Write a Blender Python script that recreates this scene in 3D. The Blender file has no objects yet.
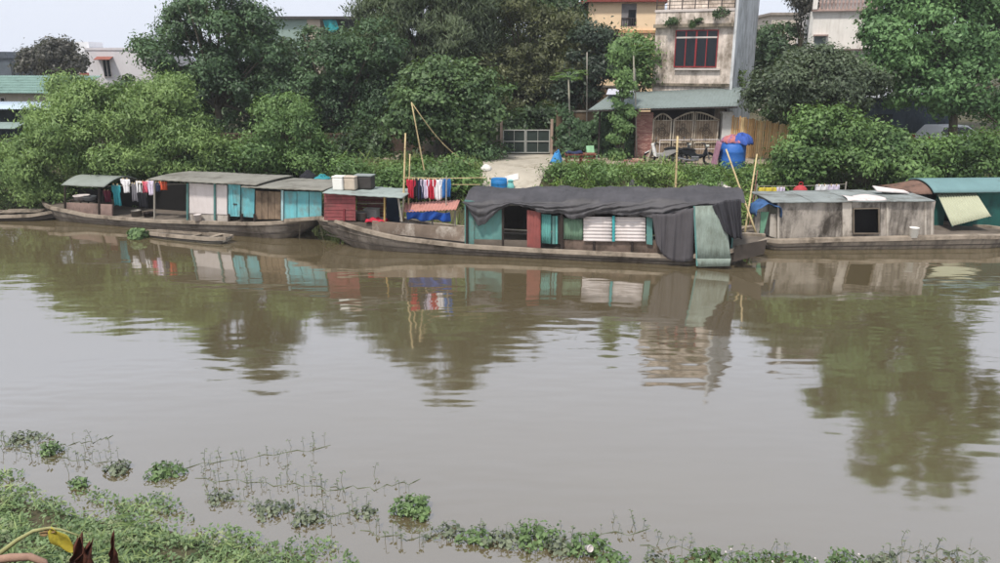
import bpy, math, random
import numpy as np
from math import sin, cos, pi, radians as R

# ------------------------------------------------------------------ camera, sky, sun, exposure
SC = bpy.context.scene
COL = SC.collection
F, PITCH, CAMH = 770.0, R(16.0), 7.0
cd = bpy.data.cameras.new('camera'); cam = bpy.data.objects.new('camera', cd); COL.objects.link(cam)
cam.location = (0, 0, CAMH); cam.rotation_euler = (R(90) - PITCH, 0, 0)
cd.sensor_width = 36; cd.lens = 36 * F / 1000; cd.clip_start = .05; cd.clip_end = 2000
SC.camera = cam

SUN_EL, SUN_AZ = R(60), R(210)           # azimuth clockwise from +Y: behind the camera, from the left
W = bpy.data.worlds.new('World'); SC.world = W; W.use_nodes = True
nt = W.node_tree; bg = nt.nodes['Background']
sky = nt.nodes.new('ShaderNodeTexSky'); sky.sky_type = 'NISHITA'; sky.sun_disc = False
sky.sun_elevation = SUN_EL; sky.sun_rotation = SUN_AZ; sky.air_density = 1.5; sky.dust_density = 6
mx = nt.nodes.new('ShaderNodeMix'); mx.data_type = 'RGBA'; mx.inputs[0].default_value = .86
nt.links.new(sky.outputs[0], mx.inputs[6]); mx.inputs[7].default_value = (6.55, 6.95, 7.9, 1)   # even cloud cover
nt.links.new(mx.outputs[2], bg.inputs[0]); bg.inputs[1].default_value = .1
sl = bpy.data.lights.new('sun', 'SUN'); sl.energy = 2.8; sl.angle = R(6); sl.color = (1, .95, .87)
so = bpy.data.objects.new('sun', sl); COL.objects.link(so); so.location = (-20, -20, 40)
so.rotation_euler = (R(90) - SUN_EL, 0, -SUN_AZ + pi)
SC.view_settings.view_transform = 'Standard'; SC.view_settings.look = 'None'
SC.view_settings.exposure = 0.52; SC.view_settings.gamma = 1
SC.cycles.max_bounces = 6; SC.cycles.diffuse_bounces = 3; SC.cycles.glossy_bounces = 3
SC.cycles.transmission_bounces = 3; SC.cycles.transparent_max_bounces = 4

random.seed(7)
RNG = np.random.default_rng(7)

# ------------------------------------------------------------------ pixel rays (photo is 1000 x 563)
def ray(x, y):
    a = (x - 500) / F; b = (281.5 - y) / F
    return np.array((a, cos(PITCH) + b * sin(PITCH), -sin(PITCH) + b * cos(PITCH)))
CAM = np.array((0, 0, CAMH))
def at(x, y, Y):
    r = ray(x, y); return CAM + r * (Y / r[1])
def on(x, y, z):
    r = ray(x, y); return CAM + r * ((z - CAMH) / r[2])
def mpp(Y): return Y / cos(PITCH) / F * .98       # metres per pixel near the horizon line at distance Y

class Fr:
    """upright frame at a place: s along, t away, z up; pix() reads a pixel on its plane t"""
    def __init__(s, o, ang=0.0):
        s.o = np.array(o, float); s.a = ang
        s.u = np.array((cos(ang), sin(ang), 0)); s.v = np.array((-sin(ang), cos(ang), 0))
    def pix(s, x, y, t=0.0):
        r = ray(x, y); d = CAM - s.o
        k = (t - d @ s.v) / (r @ s.v); p = d + r * k
        return p @ s.u, p[2]
    def w(s, a, t, z): return s.o + s.u * a + s.v * t + np.array((0, 0, z))

# ------------------------------------------------------------------ materials
def lin(c): return tuple(((v / 255) / 12.92 if v / 255 <= .04045 else ((v / 255 + .055) / 1.055) ** 2.4) for v in c)
MATS = {}
def nd(t, k, **kw):
    n = t.nodes.new(k)
    for a, b in kw.items(): setattr(n, a, b)
    return n
def mixc(t, fac, a, b, mode='MIX'):
    m = nd(t, 'ShaderNodeMix', data_type='RGBA', blend_type=mode)
    for i, v in ((0, fac), (6, a), (7, b)):
        if hasattr(v, 'is_output') or isinstance(v, bpy.types.NodeSocket): t.links.new(v, m.inputs[i])
        elif isinstance(v, (int, float)): m.inputs[i].default_value = v
        else: m.inputs[i].default_value = (*v[:3], 1)
    return m.outputs[2]
def noise(t, vec, scale, detail=5, rough=.6, mapscale=None):
    if mapscale:
        mp = nd(t, 'ShaderNodeMapping'); mp.inputs['Scale'].default_value = mapscale; t.links.new(vec, mp.inputs[0]); vec = mp.outputs[0]
    n = nd(t, 'ShaderNodeTexNoise'); n.inputs['Scale'].default_value = scale; n.inputs['Detail'].default_value = detail
    n.inputs['Roughness'].default_value = rough; t.links.new(vec, n.inputs['Vector']); return n.outputs[0]
def ramp(t, s, lo, hi):
    m = nd(t, 'ShaderNodeMapRange'); m.inputs[1].default_value = lo; m.inputs[2].default_value = hi; t.links.new(s, m.inputs[0]); return m.outputs[0]
def mat(name, col, rough=.8, var=.25, scale=2.5, dirt=None, dirt_amt=.5, streak=0, spec=.3, bump=.25, metal=0):
    """matte surface: uneven colour, grime of its own shape, run-down streaks, fine relief"""
    if name in MATS: return MATS[name]
    m = bpy.data.materials.new(name); m.use_nodes = True; t = m.node_tree; b = t.nodes['Principled BSDF']
    c = lin(col); tc = nd(t, 'ShaderNodeTexCoord').outputs['Object']
    n1 = noise(t, tc, scale, 6, .65)
    base = mixc(t, ramp(t, n1, .3, .7), tuple(v * (1 - var) for v in c), tuple(min(.9, v * (1 + var * .6)) for v in c))
    if dirt:
        d = lin(dirt); n2 = noise(t, tc, scale * .8, 8, .72, (1, 1, .6))
        base = mixc(t, ramp(t, n2, .62 - dirt_amt * .25, .78 - dirt_amt * .2), base, d)
    if streak:
        n3 = noise(t, tc, 5.5, 5, .6, (1, 1, .1)); n4 = noise(t, tc, 1.1, 4, .6)
        mm = nd(t, 'ShaderNodeMath', operation='MULTIPLY'); t.links.new(ramp(t, n3, .42, .68), mm.inputs[0]); t.links.new(ramp(t, n4, .35, .6), mm.inputs[1])
        m2 = nd(t, 'ShaderNodeMath', operation='MULTIPLY'); t.links.new(mm.outputs[0], m2.inputs[0]); m2.inputs[1].default_value = streak
        base = mixc(t, m2.outputs[0], base, lin(dirt or (60, 55, 48)))
    t.links.new(base, b.inputs['Base Color'])
    b.inputs['Roughness'].default_value = rough; b.inputs['Specular IOR Level'].default_value = spec; b.inputs['Metallic'].default_value = metal
    if bump:
        bp = nd(t, 'ShaderNodeBump'); bp.inputs['Strength'].default_value = bump; bp.inputs['Distance'].default_value = .03
        t.links.new(noise(t, tc, scale * 7, 6, .7), bp.inputs['Height']); t.links.new(bp.outputs[0], b.inputs['Normal'])
    MATS[name] = m; return m
def leafmat(name, dark, light, scale=.7, trans=.25, third=None):
    if name in MATS: return MATS[name]
    m = bpy.data.materials.new(name); m.use_nodes = True; t = m.node_tree; b = t.nodes['Principled BSDF']
    out = t.nodes['Material Output']
    g = nd(t, 'ShaderNodeNewGeometry'); tc = nd(t, 'ShaderNodeTexCoord').outputs['Object']
    n = noise(t, tc, scale, 3, .6)
    a = nd(t, 'ShaderNodeMath', operation='MULTIPLY_ADD'); t.links.new(g.outputs['Random Per Island'], a.inputs[0]); a.inputs[1].default_value = .55
    t.links.new(ramp(t, n, .3, .72), a.inputs[2])
    c = mixc(t, ramp(t, a.outputs[0], .15, 1.35), lin(dark), lin(light))
    if third:
        c = mixc(t, ramp(t, noise(t, tc, scale * 1.7, 2, .5), .56, .72), c, lin(third))
    t.links.new(c, b.inputs['Base Color']); b.inputs['Roughness'].default_value = .5; b.inputs['Specular IOR Level'].default_value = .35
    tr = nd(t, 'ShaderNodeBsdfTranslucent'); t.links.new(mixc(t, .35, c, (.25, .35, .03)), tr.inputs[0])
    ms = nd(t, 'ShaderNodeMixShader'); ms.inputs[0].default_value = trans
    t.links.new(b.outputs[0], ms.inputs[1]); t.links.new(tr.outputs[0], ms.inputs[2]); t.links.new(ms.outputs[0], out.inputs[0])
    MATS[name] = m; return m
def watermat():
    m = bpy.data.materials.new('river_water'); m.use_nodes = True; t = m.node_tree; b = t.nodes['Principled BSDF']
    tc = nd(t, 'ShaderNodeTexCoord').outputs['Object']
    n = noise(t, tc, .12, 4, .6, (.5, 1, 1))
    t.links.new(mixc(t, ramp(t, n, .3, .7), lin((88, 78, 57)), lin((96, 86, 65))), b.inputs['Base Color'])
    b.inputs['Roughness'].default_value = .02; b.inputs['IOR'].default_value = 3.1; b.inputs['Specular IOR Level'].default_value = .5
    r1 = noise(t, tc, 2.0, 1, .45, (.4, 1, 1)); r2 = noise(t, tc, 5, 1, .4, (.5, 1, 1)); r0 = noise(t, tc, .55, 2, .5, (.5, 1, 1))
    calm = ramp(t, noise(t, tc, .16, 2, .5, (.6, 1, 1)), .38, .66)
    def mul(a, bb, op='MULTIPLY'):
        q = nd(t, 'ShaderNodeMath', operation=op)
        for i, v in enumerate((a, bb)):
            if isinstance(v, (int, float)): q.inputs[i].default_value = v
            else: t.links.new(v, q.inputs[i])
        return q.outputs[0]
    h = mul(mul(r1, mul(calm, .8), 'MULTIPLY'), mul(r1, .12), 'ADD')
    h = mul(h, mul(r2, mul(calm, .12)), 'ADD'); h = mul(h, mul(r0, .5), 'ADD')
    bp = nd(t, 'ShaderNodeBump'); bp.inputs['Strength'].default_value = 1; bp.inputs['Distance'].default_value = .021
    t.links.new(h, bp.inputs['Height'])
    df = nd(t, 'ShaderNodeBsdfDiffuse'); t.links.new(b.inputs['Base Color'].links[0].from_socket, df.inputs[0])
    gl = nd(t, 'ShaderNodeBsdfGlossy'); gl.inputs['Roughness'].default_value = .055; gl.inputs[0].default_value = (1, 1, 1, 1); t.links.new(bp.outputs[0], gl.inputs['Normal'])
    fn = nd(t, 'ShaderNodeFresnel'); fn.inputs[0].default_value = 1.33; t.links.new(bp.outputs[0], fn.inputs['Normal'])
    q = nd(t, 'ShaderNodeMath', operation='MULTIPLY'); t.links.new(fn.outputs[0], q.inputs[0]); q.inputs[1].default_value = 2.1
    q1 = nd(t, 'ShaderNodeMath', operation='ADD'); t.links.new(q.outputs[0], q1.inputs[0]); q1.inputs[1].default_value = .19
    q2 = nd(t, 'ShaderNodeMath', operation='MINIMUM'); t.links.new(q1.outputs[0], q2.inputs[0]); q2.inputs[1].default_value = .48
    ms = nd(t, 'ShaderNodeMixShader'); t.links.new(q2.outputs[0], ms.inputs[0]); t.links.new(df.outputs[0], ms.inputs[1]); t.links.new(gl.outputs[0], ms.inputs[2])
    t.links.new(ms.outputs[0], t.nodes['Material Output'].inputs[0]); t.nodes.remove(b); return m
def glassmat(name, col=(28, 36, 40)):
    if name in MATS: return MATS[name]
    m = bpy.data.materials.new(name); m.use_nodes = True; b = m.node_tree.nodes['Principled BSDF']
    b.inputs['Base Color'].default_value = (*lin(col), 1); b.inputs['Roughness'].default_value = .06; b.inputs['Specular IOR Level'].default_value = .4
    MATS[name] = m; return m

# ------------------------------------------------------------------ mesh building
class MB:
    def __init__(s): s.v = []; s.f = []
    def box(s, x0, x1, y0, y1, z0, z1):
        b = len(s.v)
        s.v += [(x, y, z) for z in (z0, z1) for y in (y0, y1) for x in (x0, x1)]
        s.f += [tuple(b + i for i in q) for q in ((0, 2, 3, 1), (4, 5, 7, 6), (0, 1, 5, 4), (2, 6, 7, 3), (0, 4, 6, 2), (1, 3, 7, 5))]; return s
    def prism(s, pts, y0, y1):
        """polygon in s-z extruded along t"""
        b = len(s.v); n = len(pts)
        s.v += [(x, y0, z) for x, z in pts] + [(x, y1, z) for x, z in pts]
        s.f += [tuple(range(b, b + n)), tuple(range(b + 2 * n - 1, b + n - 1, -1))]
        s.f += [(b + i, b + n + i, b + n + (i + 1) % n, b + (i + 1) % n) for i in range(n)]; return s
    def hexa(s, p8):
        b = len(s.v); s.v += [tuple(p) for p in p8]
        s.f += [tuple(b + i for i in q) for q in ((0, 3, 2, 1), (4, 5, 6, 7), (0, 1, 5, 4), (1, 2, 6, 5), (2, 3, 7, 6), (3, 0, 4, 7))]; return s
    def slab(s, p4, th):
        """quad p4 (loop) thickened along its normal"""
        p = [np.array(q, float) for q in p4]; n = np.cross(p[1] - p[0], p[3] - p[0]); n = n / np.linalg.norm(n) * th
        return s.hexa(p + [q + n for q in p])
    def tube(s, pts, r, n=7, cap=True):
        pts = [np.array(p, float) for p in pts]; b = len(s.v); m = len(pts)
        rs = [r] * m if isinstance(r, (int, float)) else list(r)
        for i, p in enumerate(pts):
            d = pts[min(i + 1, m - 1)] - pts[max(i - 1, 0)]; d = d / (np.linalg.norm(d) + 1e-9)
            a = np.cross(d, (0, 0, 1)) if abs(d[2]) < .9 else np.cross(d, (1, 0, 0))
            a = a / np.linalg.norm(a); c = np.cross(d, a)
            for k in range(n):
                q = p + (a * cos(2 * pi * k / n) + c * sin(2 * pi * k / n)) * rs[i]; s.v.append(tuple(q))
        for i in range(m - 1):
            for k in range(n):
                k2 = (k + 1) % n; s.f.append((b + i * n + k, b + i * n + k2, b + (i + 1) * n + k2, b + (i + 1) * n + k))
        if cap: s.f.append(tuple(b + k for k in range(n))[::-1]); s.f.append(tuple(b + (m - 1) * n + k for k in range(n)))
        return s
    def lathe(s, prof, c=(0, 0, 0), n=20):
        b = len(s.v); m = len(prof)
        for r, z in prof:
            for k in range(n): s.v.append((c[0] + r * cos(2 * pi * k / n), c[1] + r * sin(2 * pi * k / n), c[2] + z))
        for i in range(m - 1):
            for k in range(n):
                k2 = (k + 1) % n; s.f.append((b + i * n + k, b + i * n + k2, b + (i + 1) * n + k2, b + (i + 1) * n + k))
        s.f.append(tuple(b + k for k in range(n))[::-1]); s.f.append(tuple(b + (m - 1) * n + k for k in range(n))); return s
    def ring(s, c, r, r2, axis='y', n=20, k=6):
        """torus round axis"""
        b = len(s.v)
        for i in range(n):
            a = 2 * pi * i / n
            for j in range(k):
                e = 2 * pi * j / k; rr = r + r2 * cos(e); h = r2 * sin(e)
                p = {'y': (rr * cos(a), h, rr * sin(a)), 'x': (h, rr * cos(a), rr * sin(a)), 'z': (rr * cos(a), rr * sin(a), h)}[axis]
                s.v.append(tuple(np.array(c) + p))
        for i in range(n):
            for j in range(k):
                s.f.append((b + i * k + j, b + ((i + 1) % n) * k + j, b + ((i + 1) % n) * k + (j + 1) % k, b + i * k + (j + 1) % k))
        return s
    def grid(s, fn, nu, nv):
        b = len(s.v)
        for j in range(nv + 1):
            for i in range(nu + 1): s.v.append(tuple(fn(i / nu, j / nv)))
        for j in range(nv):
            for i in range(nu):
                q = b + j * (nu + 1) + i; s.f.append((q, q + 1, q + nu + 2, q + nu + 1))
        return s
    def build(s, name, m, parent=None, smooth=False, solid=0, bevel=0):
        me = bpy.data.meshes.new(name); me.from_pydata(s.v, [], s.f)
        if m: me.materials.append(m)
        if smooth: me.polygons.foreach_set('use_smooth', [True] * len(me.polygons))
        me.update()
        o = bpy.data.objects.new(name, me); COL.objects.link(o); o.parent = parent
        if solid: q = o.modifiers.new('s', 'SOLIDIFY'); q.thickness = solid; q.offset = 0
        if bevel: q = o.modifiers.new('b', 'BEVEL'); q.width = bevel; q.segments = 2
        return o
def tag(o, label=None, cat=None, group=None, kind=None):
    for k, v in (('label', label), ('category', cat), ('group', group), ('kind', kind)):
        if v: o[k] = v
    return o
def thing(name, label, cat, loc=(0, 0, 0), rz=0, group=None):
    o = bpy.data.objects.new(name, None); COL.objects.link(o); o.location = tuple(loc); o.rotation_euler = (0, 0, rz)
    o.empty_display_size = .2
    return tag(o, label, cat, group)
def tfr(name, label, cat, fr, group=None): return thing(name, label, cat, fr.o, fr.a, group)
def share(src, parent, loc=(0, 0, 0), rot=(0, 0, 0), scale=(1, 1, 1)):
    o = src.copy(); COL.objects.link(o); o.parent = parent; o.location = tuple(loc); o.rotation_euler = rot; o.scale = scale; return o

# leaves -------------------------------------------------------------
def nrmz(a): return a / (np.linalg.norm(a, axis=1, keepdims=True) + 1e-9)
def leaf_obj(name, pos, nrm, size, asp, m, parent=None, droop=0.0, up=None):
    N = len(pos); nrm = nrmz(nrm)
    a = nrmz(np.cross(nrm, RNG.normal(size=(N, 3)))); a[:, 2] -= droop
    if up is not None: a = up
    a = nrmz(a); b = nrmz(np.cross(nrm, a)); s = size[:, None]
    v = np.empty((N, 4, 3)); v[:, 0] = pos - a * s * .5; v[:, 2] = pos + a * s * .5
    mid = pos + a * s * .05 + nrm * s * .1
    v[:, 1] = mid + b * s * asp * .5; v[:, 3] = mid - b * s * asp * .5
    me = bpy.data.meshes.new(name); me.vertices.add(4 * N); me.vertices.foreach_set('co', v.astype(np.float32).ravel())
    me.loops.add(4 * N); me.loops.foreach_set('vertex_index', np.arange(4 * N, dtype=np.int32))
    me.polygons.add(N); me.polygons.foreach_set('loop_start', np.arange(0, 4 * N, 4, dtype=np.int32)); me.polygons.foreach_set('loop_total', np.full(N, 4, np.int32))
    me.materials.append(m); me.update(calc_edges=True)
    o = bpy.data.objects.new(name, me); COL.objects.link(o); o.parent = parent; return o
def crown_pts(blobs, n, clump=.42, shell=.62):
    """leaf points gathered into clumps spread through each ellipsoid blob; returns positions and outward normals"""
    w = np.array([(b[3] * b[4] * b[5]) ** (2 / 3) for b in blobs]); w /= w.sum(); P = []; Nn = []
    for b, q in zip(blobs, w):
        k = int(n * q); 
        if k < 20: continue
        r = np.array(b[3:6]); nc = max(7, int(4.6 * (r[0] * r[2] + r[0] * r[1] + r[1] * r[2]) / (clump * clump * 9)))
        d = nrmz(RNG.normal(size=(nc, 3))); rad = shell + (1.04 - shell) * RNG.random((nc, 1)) ** .7
        rad *= 1 + .12 * np.sin(d[:, :1] * 7 + b[0]) * np.cos(d[:, 2:] * 6 + b[2])
        cc = d * rad * r
        idx = RNG.integers(0, nc, k); cs = clump * (.6 + .8 * RNG.random(nc))
        off = RNG.normal(size=(k, 3)) * cs[idx][:, None] * np.array((.62, .62, .42))
        p = cc[idx] + off; P.append(p + np.array(b[:3])); Nn.append(nrmz(p / r / r) * .7 + nrmz(off) * .5)
    return np.vstack(P), np.vstack(Nn)
def px_blobs(lst, Y):
    out = []
    for cx, cy, rx, ry, *rest in lst:
        dY = rest[0] if rest else 0; k = mpp(Y + dY); c = at(cx, cy, Y + dY)
        out.append((*c, rx * k, (rest[1] if len(rest) > 1 else max(1.0, .8 * min(rx, ry * 1.3) * k)), ry * k))
    return out
BARK = None
def tree(name, label, Y, px, n, m, size=.22, asp=.5, trunk=None, r0=.16, cat='tree', droop=.25, clump=.45, group=None, shell=.6, barkm=None):
    bl = px_blobs(px, Y); c = np.mean([b[:3] for b in bl], 0); main = bl
    sat = []
    for b in bl:
        for k in range(5):
            d = RNG.normal(size=3); d /= np.linalg.norm(d); d[2] = abs(d[2]) * .9 - .25; q = RNG.uniform(.26, .44)
            sat.append((b[0] + d[0] * b[3] * .9, b[1] + d[1] * b[4] * .9, b[2] + d[2] * b[5] * .9, b[3] * q, b[4] * q, b[5] * q))
    bl = [(*b[:3], b[3] * .9, b[4] * .9, b[5] * .9) for b in bl] + sat
    bx, by = (at(trunk[0], trunk[1], Y)[0], Y) if trunk else (c[0], Y)
    bz = tz(bx, by) - .1; base = np.array((bx, by, bz))
    e = thing(name, label, cat, base, 0, group)
    P, N = crown_pts(bl, n, clump, shell)
    P[:, 2] = np.maximum(P[:, 2], .12)
    N = N + np.array((0, 0, .45)) + RNG.normal(size=N.shape) * .45
    sz = size * (.45 + 1.0 * RNG.random(len(P)) ** 1.3)
    leaf_obj('crown', P - base, N, sz, asp, m, e, droop)
    mb = MB(); top = c - base; top[2] = max(top[2], .6)
    mid = np.array((top[0] * .3, top[1] * .3, top[2] * .5))
    mb.tube([(0, 0, 0), mid * .5 + (0.03, 0, 0), mid, top], [r0, r0 * .82, r0 * .65, r0 * .25], 8)
    for b in main:
        p = np.array(b[:3]) - base
        for k in range(4):
            q = p + RNG.normal(size=3) * np.array(b[3:6]) * .45
            mb.tube([mid * (.8 + .2 * k / 3), mid * .45 + q * .55 + RNG.normal(size=3) * .15, q], [r0 * .42, r0 * .25, r0 * .06], 5)
    mb.build('trunk', barkm or BARK, e, smooth=True)
    return e

# ------------------------------------------------------------------ terrain
NB = np.array([(-60, 24), (-15, 13.6), (-8.7, 11.7), (-5.6, 10.8), (-3, 9.7), (-1.9, 9.1), (0, 8.6), (8, 8.4), (60, 8.0)])
FB = np.array([(-140, 60), (-60, 44), (-22, 36.2), (-14, 35), (-8, 33.4), (-3, 31.6), (1, 30.8), (8, 30.3), (14, 31.2), (22, 32.4), (60, 37), (140, 50)])
def yn(x): return np.interp(x, NB[:, 0], NB[:, 1])
def yb(x): return np.interp(x, FB[:, 0], FB[:, 1])
def tz(x, y):
    x = np.asarray(x, float); y = np.asarray(y, float)
    d = y - yb(x); n = yn(x) - y
    bump = .05 * np.sin(x * 1.7 + y * .9) + .04 * np.sin(x * .6 - y * 2.1)
    k = np.clip(d / 6.4, 0, 1); far = -.12 + 2.25 * (k * k * (3 - 2 * k)) ** .8 + np.clip(y - 46, 0, 200) * .03 + bump * np.clip(d, 0, 1) * (k < 1)
    near = np.where(n < 2.6, .22 * n - .05, .52 + .62 * (n - 2.6)); near = np.minimum(near, 5.3) + bump * np.clip(n, 0, 1)
    bed = -.12 - .35 * np.clip(np.minimum(-d, -n), 0, 5)
    z = np.where(d > 0, far, np.where(n > 0, near, bed))
    return float(z) if z.ndim == 0 else z
def terrain():
    xs = np.concatenate([np.linspace(-140, -32, 28), np.linspace(-31, 31, 156), np.linspace(32, 140, 28)])
    ys = np.concatenate([np.linspace(-30, 4, 12), np.linspace(5, 50, 181), np.linspace(51, 200, 40)])
    X, Yy = np.meshgrid(xs, ys); Z = tz(X, Yy); nx, ny = len(xs), len(ys)
    v = np.stack([X, Yy, Z], -1).reshape(-1, 3); i = np.arange(nx * ny).reshape(ny, nx)
    f = np.stack([i[:-1, :-1], i[:-1, 1:], i[1:, 1:], i[1:, :-1]], -1).reshape(-1, 4)
    me = bpy.data.meshes.new('ground'); me.from_pydata(v.tolist(), [], f.tolist()); me.polygons.foreach_set('use_smooth', [True] * len(me.polygons))
    me.materials.append(mat('earth', (82, 76, 56), .95, .35, .9, (52, 60, 34), .6)); o = bpy.data.objects.new('ground', me); COL.objects.link(o)
    tag(o, 'brown earth of both river banks', 'ground', kind='structure')
terrain()
w = MB().grid(lambda u, v: (-140 + 280 * u, -2 + 64 * v, 0), 8, 4).build('water', watermat()); tag(w, 'calm brown river water', 'water', kind='structure')
BARK = mat('bark', (92, 84, 70), .9, .3, 4, (60, 54, 44), .5)

# ------------------------------------------------------------------ paths on the far bank
def drape(name, pts0, pts1, m, lift, nu=40, nv=6):
    """sheet lofted between two plan polylines, lying on the ground"""
    a = np.array(pts0, float); b = np.array(pts1, float)
    def poly(p, u):
        k = u * (len(p) - 1); i = min(int(k), len(p) - 2); return p[i] * (1 - (k - i)) + p[i + 1] * (k - i)
    def fn(u, v):
        q = poly(a, u) * (1 - v) + poly(b, u) * v; return (q[0], q[1], tz(q[0], q[1]) + lift)
    return MB().grid(fn, nu, nv).build(name, m, smooth=True)
o = drape('path', [(x, yb(x) + 6.6) for x in np.linspace(-6, 34, 21)], [(x, yb(x) + 9.6) for x in np.linspace(-6, 34, 21)],
          mat('dusty_path', (150, 138, 122), .95, .25, 1.2, (112, 100, 82), .5), .03, 60, 4)
tag(o, 'dusty grey path along the top of the bank', 'path', kind='structure')
ga = on(494, 156, 2.15); gb = on(553, 155, 2.15)
o = drape('driveway', [(ga[0], 41.4), (ga[0] - .6, 38), (ga[0] - .7, 34.0)], [(gb[0], 41.4), (gb[0] - .1, 38), (ga[0] + 1.9, 34.0)],
          mat('driveway_concrete', (168, 160, 146), .92, .22, .9, (120, 112, 96), .45), .06, 24, 8)
tag(o, 'pale concrete ramp running from gate to the river', 'driveway', kind='structure')

# ------------------------------------------------------------------ buildings
M_GLASS = glassmat('window_glass', (18, 24, 30))
M_RAIL = mat('iron_rail', (70, 62, 60), .6, .2, 5)
def windows(par, fr, x0, y0, x1, y1, t, cols, frame_m, transom=None, depth=.07, name='window'):
    s0, z1 = fr.pix(x0, y0, t); s1, _ = fr.pix(x1, y0, t); _, z0 = fr.pix(x0, y1, t)
    wd = s1 - s0; fw = .05
    f = MB(); f.box(s0, s1, t - depth, t, z1 - fw, z1); f.box(s0, s1, t - depth, t, z0, z0 + fw)
    zt = z0 + (z1 - z0) * transom if transom else None
    for i in range(cols + 1):
        c = s0 + fw / 2 + (wd - fw) * i / cols; k = 1.7 if (cols == 4 and i == 2) else 1
        f.box(c - fw / 2 * k, c + fw / 2 * k, t - depth + .004, t, z0 + fw, z1 - fw)
    wob = f.build(name, frame_m, par)
    if zt: MB().box(s0 + fw, s1 - fw, t - depth - .008, t, zt - .04, zt + .04).build('transom', MATS.get('pale_trim', frame_m), wob)
    for i in range(cols):
        a = s0 + fw + (wd - fw) * i / cols; b = s0 + (wd - fw) * (i + 1) / cols
        for q0, q1 in ([(z0 + fw, zt - .04), (zt + .04, z1 - fw)] if zt else [(z0 + fw, z1 - fw)]):
            MB().box(a, b, t - .025, t - .005, q0, q1).build('pane', M_GLASS, wob)
    return wob
mat('pale_trim', (196, 186, 180), .7, .15)

# -- tall weathered house beside the gate
HF = Fr((8.1, 43.3, 2.1), R(-24)); M_HW = mat('old_limewash', (228, 214, 202), .92, .12, 1.1, (112, 100, 86), .72, .75)
M_HS = mat('blue_grey_render', (206, 208, 210), .92, .15, .9, (130, 130, 126), .5, .35)
h = tfr('tall_house', 'narrow weathered cream house with red window and balcony above the green awning', 'house', HF)
s0 = HF.pix(654, 60)[0]; s1 = HF.pix(733, 40)[0]; zl = HF.pix(690, 24)[1]; zt_ = HF.pix(690, 2)[1]
MB().box(s0, s1, 0, 9, -.2, zl).build('wall', M_HW, h)
MB().box(s1, s1 + .14, .0, 9, -.2, zl + 3.6).build('side_wall', M_HS, h)
led = MB().box(s0 - .08, s1, -.22, -.002, zl - .16, zl + .02).build('ledge', mat('mossy_ledge', (150, 138, 122), .95, .3, 3, (70, 66, 54), .8), h)
MB().box(s0, s1, -.12, 8.9, zl + .022, zl + .62).build('parapet', M_HW, h)
MB().box(s0, s1 - .02, 2.5, 8.8, zl + .622, zl + 3.3).build('upper_wall', M_HW, h)
MB().box(s0 - .3, s1 + .3, 2.2, 9.2, zl + 3.302, zl + 3.5).build('roof', mat('roof_slab', (120, 112, 104), .9), h)
ral = MB()
for k in range(4): ral.box(s0, s1, -.09, -.06, zl + .78 + k * .17, zl + .81 + k * .17)
for k in range(7): ral.box(s0 + (s1 - s0 - .05) * k / 6, s0 + .05 + (s1 - s0 - .05) * k / 6, -.1, -.05, zl + .622, zl + 1.4)
ral.build('railing', M_RAIL, h)
MB().box(s0 - .05, s1, -.16, .0, zl + .624, zl + .74).build('rail_base', MATS['pale_trim'], h)
_, zb = HF.pix(690, 84)
MB().box(s0 - .04, s1, -.1, -.003, zb - .1, zb + .04).build('floor_band', MATS['mossy_ledge'], h)
wo = windows(h, HF, 676, 30, 719, 67, -.01, 4, mat('red_window_paint', (140, 44, 48), .6, .2, 4), .8)
a, z_ = HF.pix(676, 68, 0); b = HF.pix(719, 68, 0)[0]
MB().box(a - .06, b + .06, -.16, -.004, z_ - .09, z_ - .01).build('sill', MATS['pale_trim'], wo)
# plants on its ledge and side wall
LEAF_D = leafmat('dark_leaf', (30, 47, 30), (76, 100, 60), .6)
def tuft(name, label, fr, blobs, n, m, size=.12, cat='plant', t0=0, par=None):
    """small plant growing on a wall; blobs in frame coordinates (s,t,z,rs,rt,rz)"""
    c = fr.w(*blobs[0][:3]); e = thing(name, label, cat, c)
    bl = [(*(fr.w(*b[:3]) - c), *b[3:6]) for b in blobs]
    P, N = crown_pts(bl, n, .16, .3); leaf_obj('foliage', P, N + RNG.normal(size=N.shape) * .5 + np.array((0, -.2, .3)), size * (.6 + .8 * RNG.random(len(P))), .5, m, e, .4)
    mb = MB()
    for b in bl: mb.tube([(0, .12, -.1), np.array(b[:3]) * .6 + (0, .05, 0), np.array(b[:3])], [.025, .015, .006], 5)
    mb.build('stem', BARK, e); return e
q = [HF.pix(x, y, -.25) for x, y in ((673, 20), (697, 21), (722, 14))]
tuft('ledge_plant', 'weeds trailing from house balcony ledge, left clump', HF, [(q[0][0], -.25, q[0][1], .45, .2, .25)], 420, LEAF_D)
tuft('ledge_plant', 'dark weeds on the house ledge right above the red window', HF, [(q[1][0], -.25, q[1][1], .5, .2, .22)], 520, LEAF_D)
tuft('ledge_plant', 'fern-like green weeds at right end of the house balcony ledge', HF, [(q[2][0], -.25, q[2][1], .4, .2, .45)], 420, LEAF_D)
SF = Fr(HF.w(s1 + .14, 0, 0), HF.a + pi / 2)
tuft('wall_plant', 'green plant rooted in the blue-grey side wall of tall house', SF, [(2.2, -.1, 3.9, .3, .15, .65), (2.4, -.1, 3.2, .25, .12, .4)], 420, leafmat('fresh_leaf', (54, 76, 38), (122, 146, 72), .6), .13)

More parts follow.
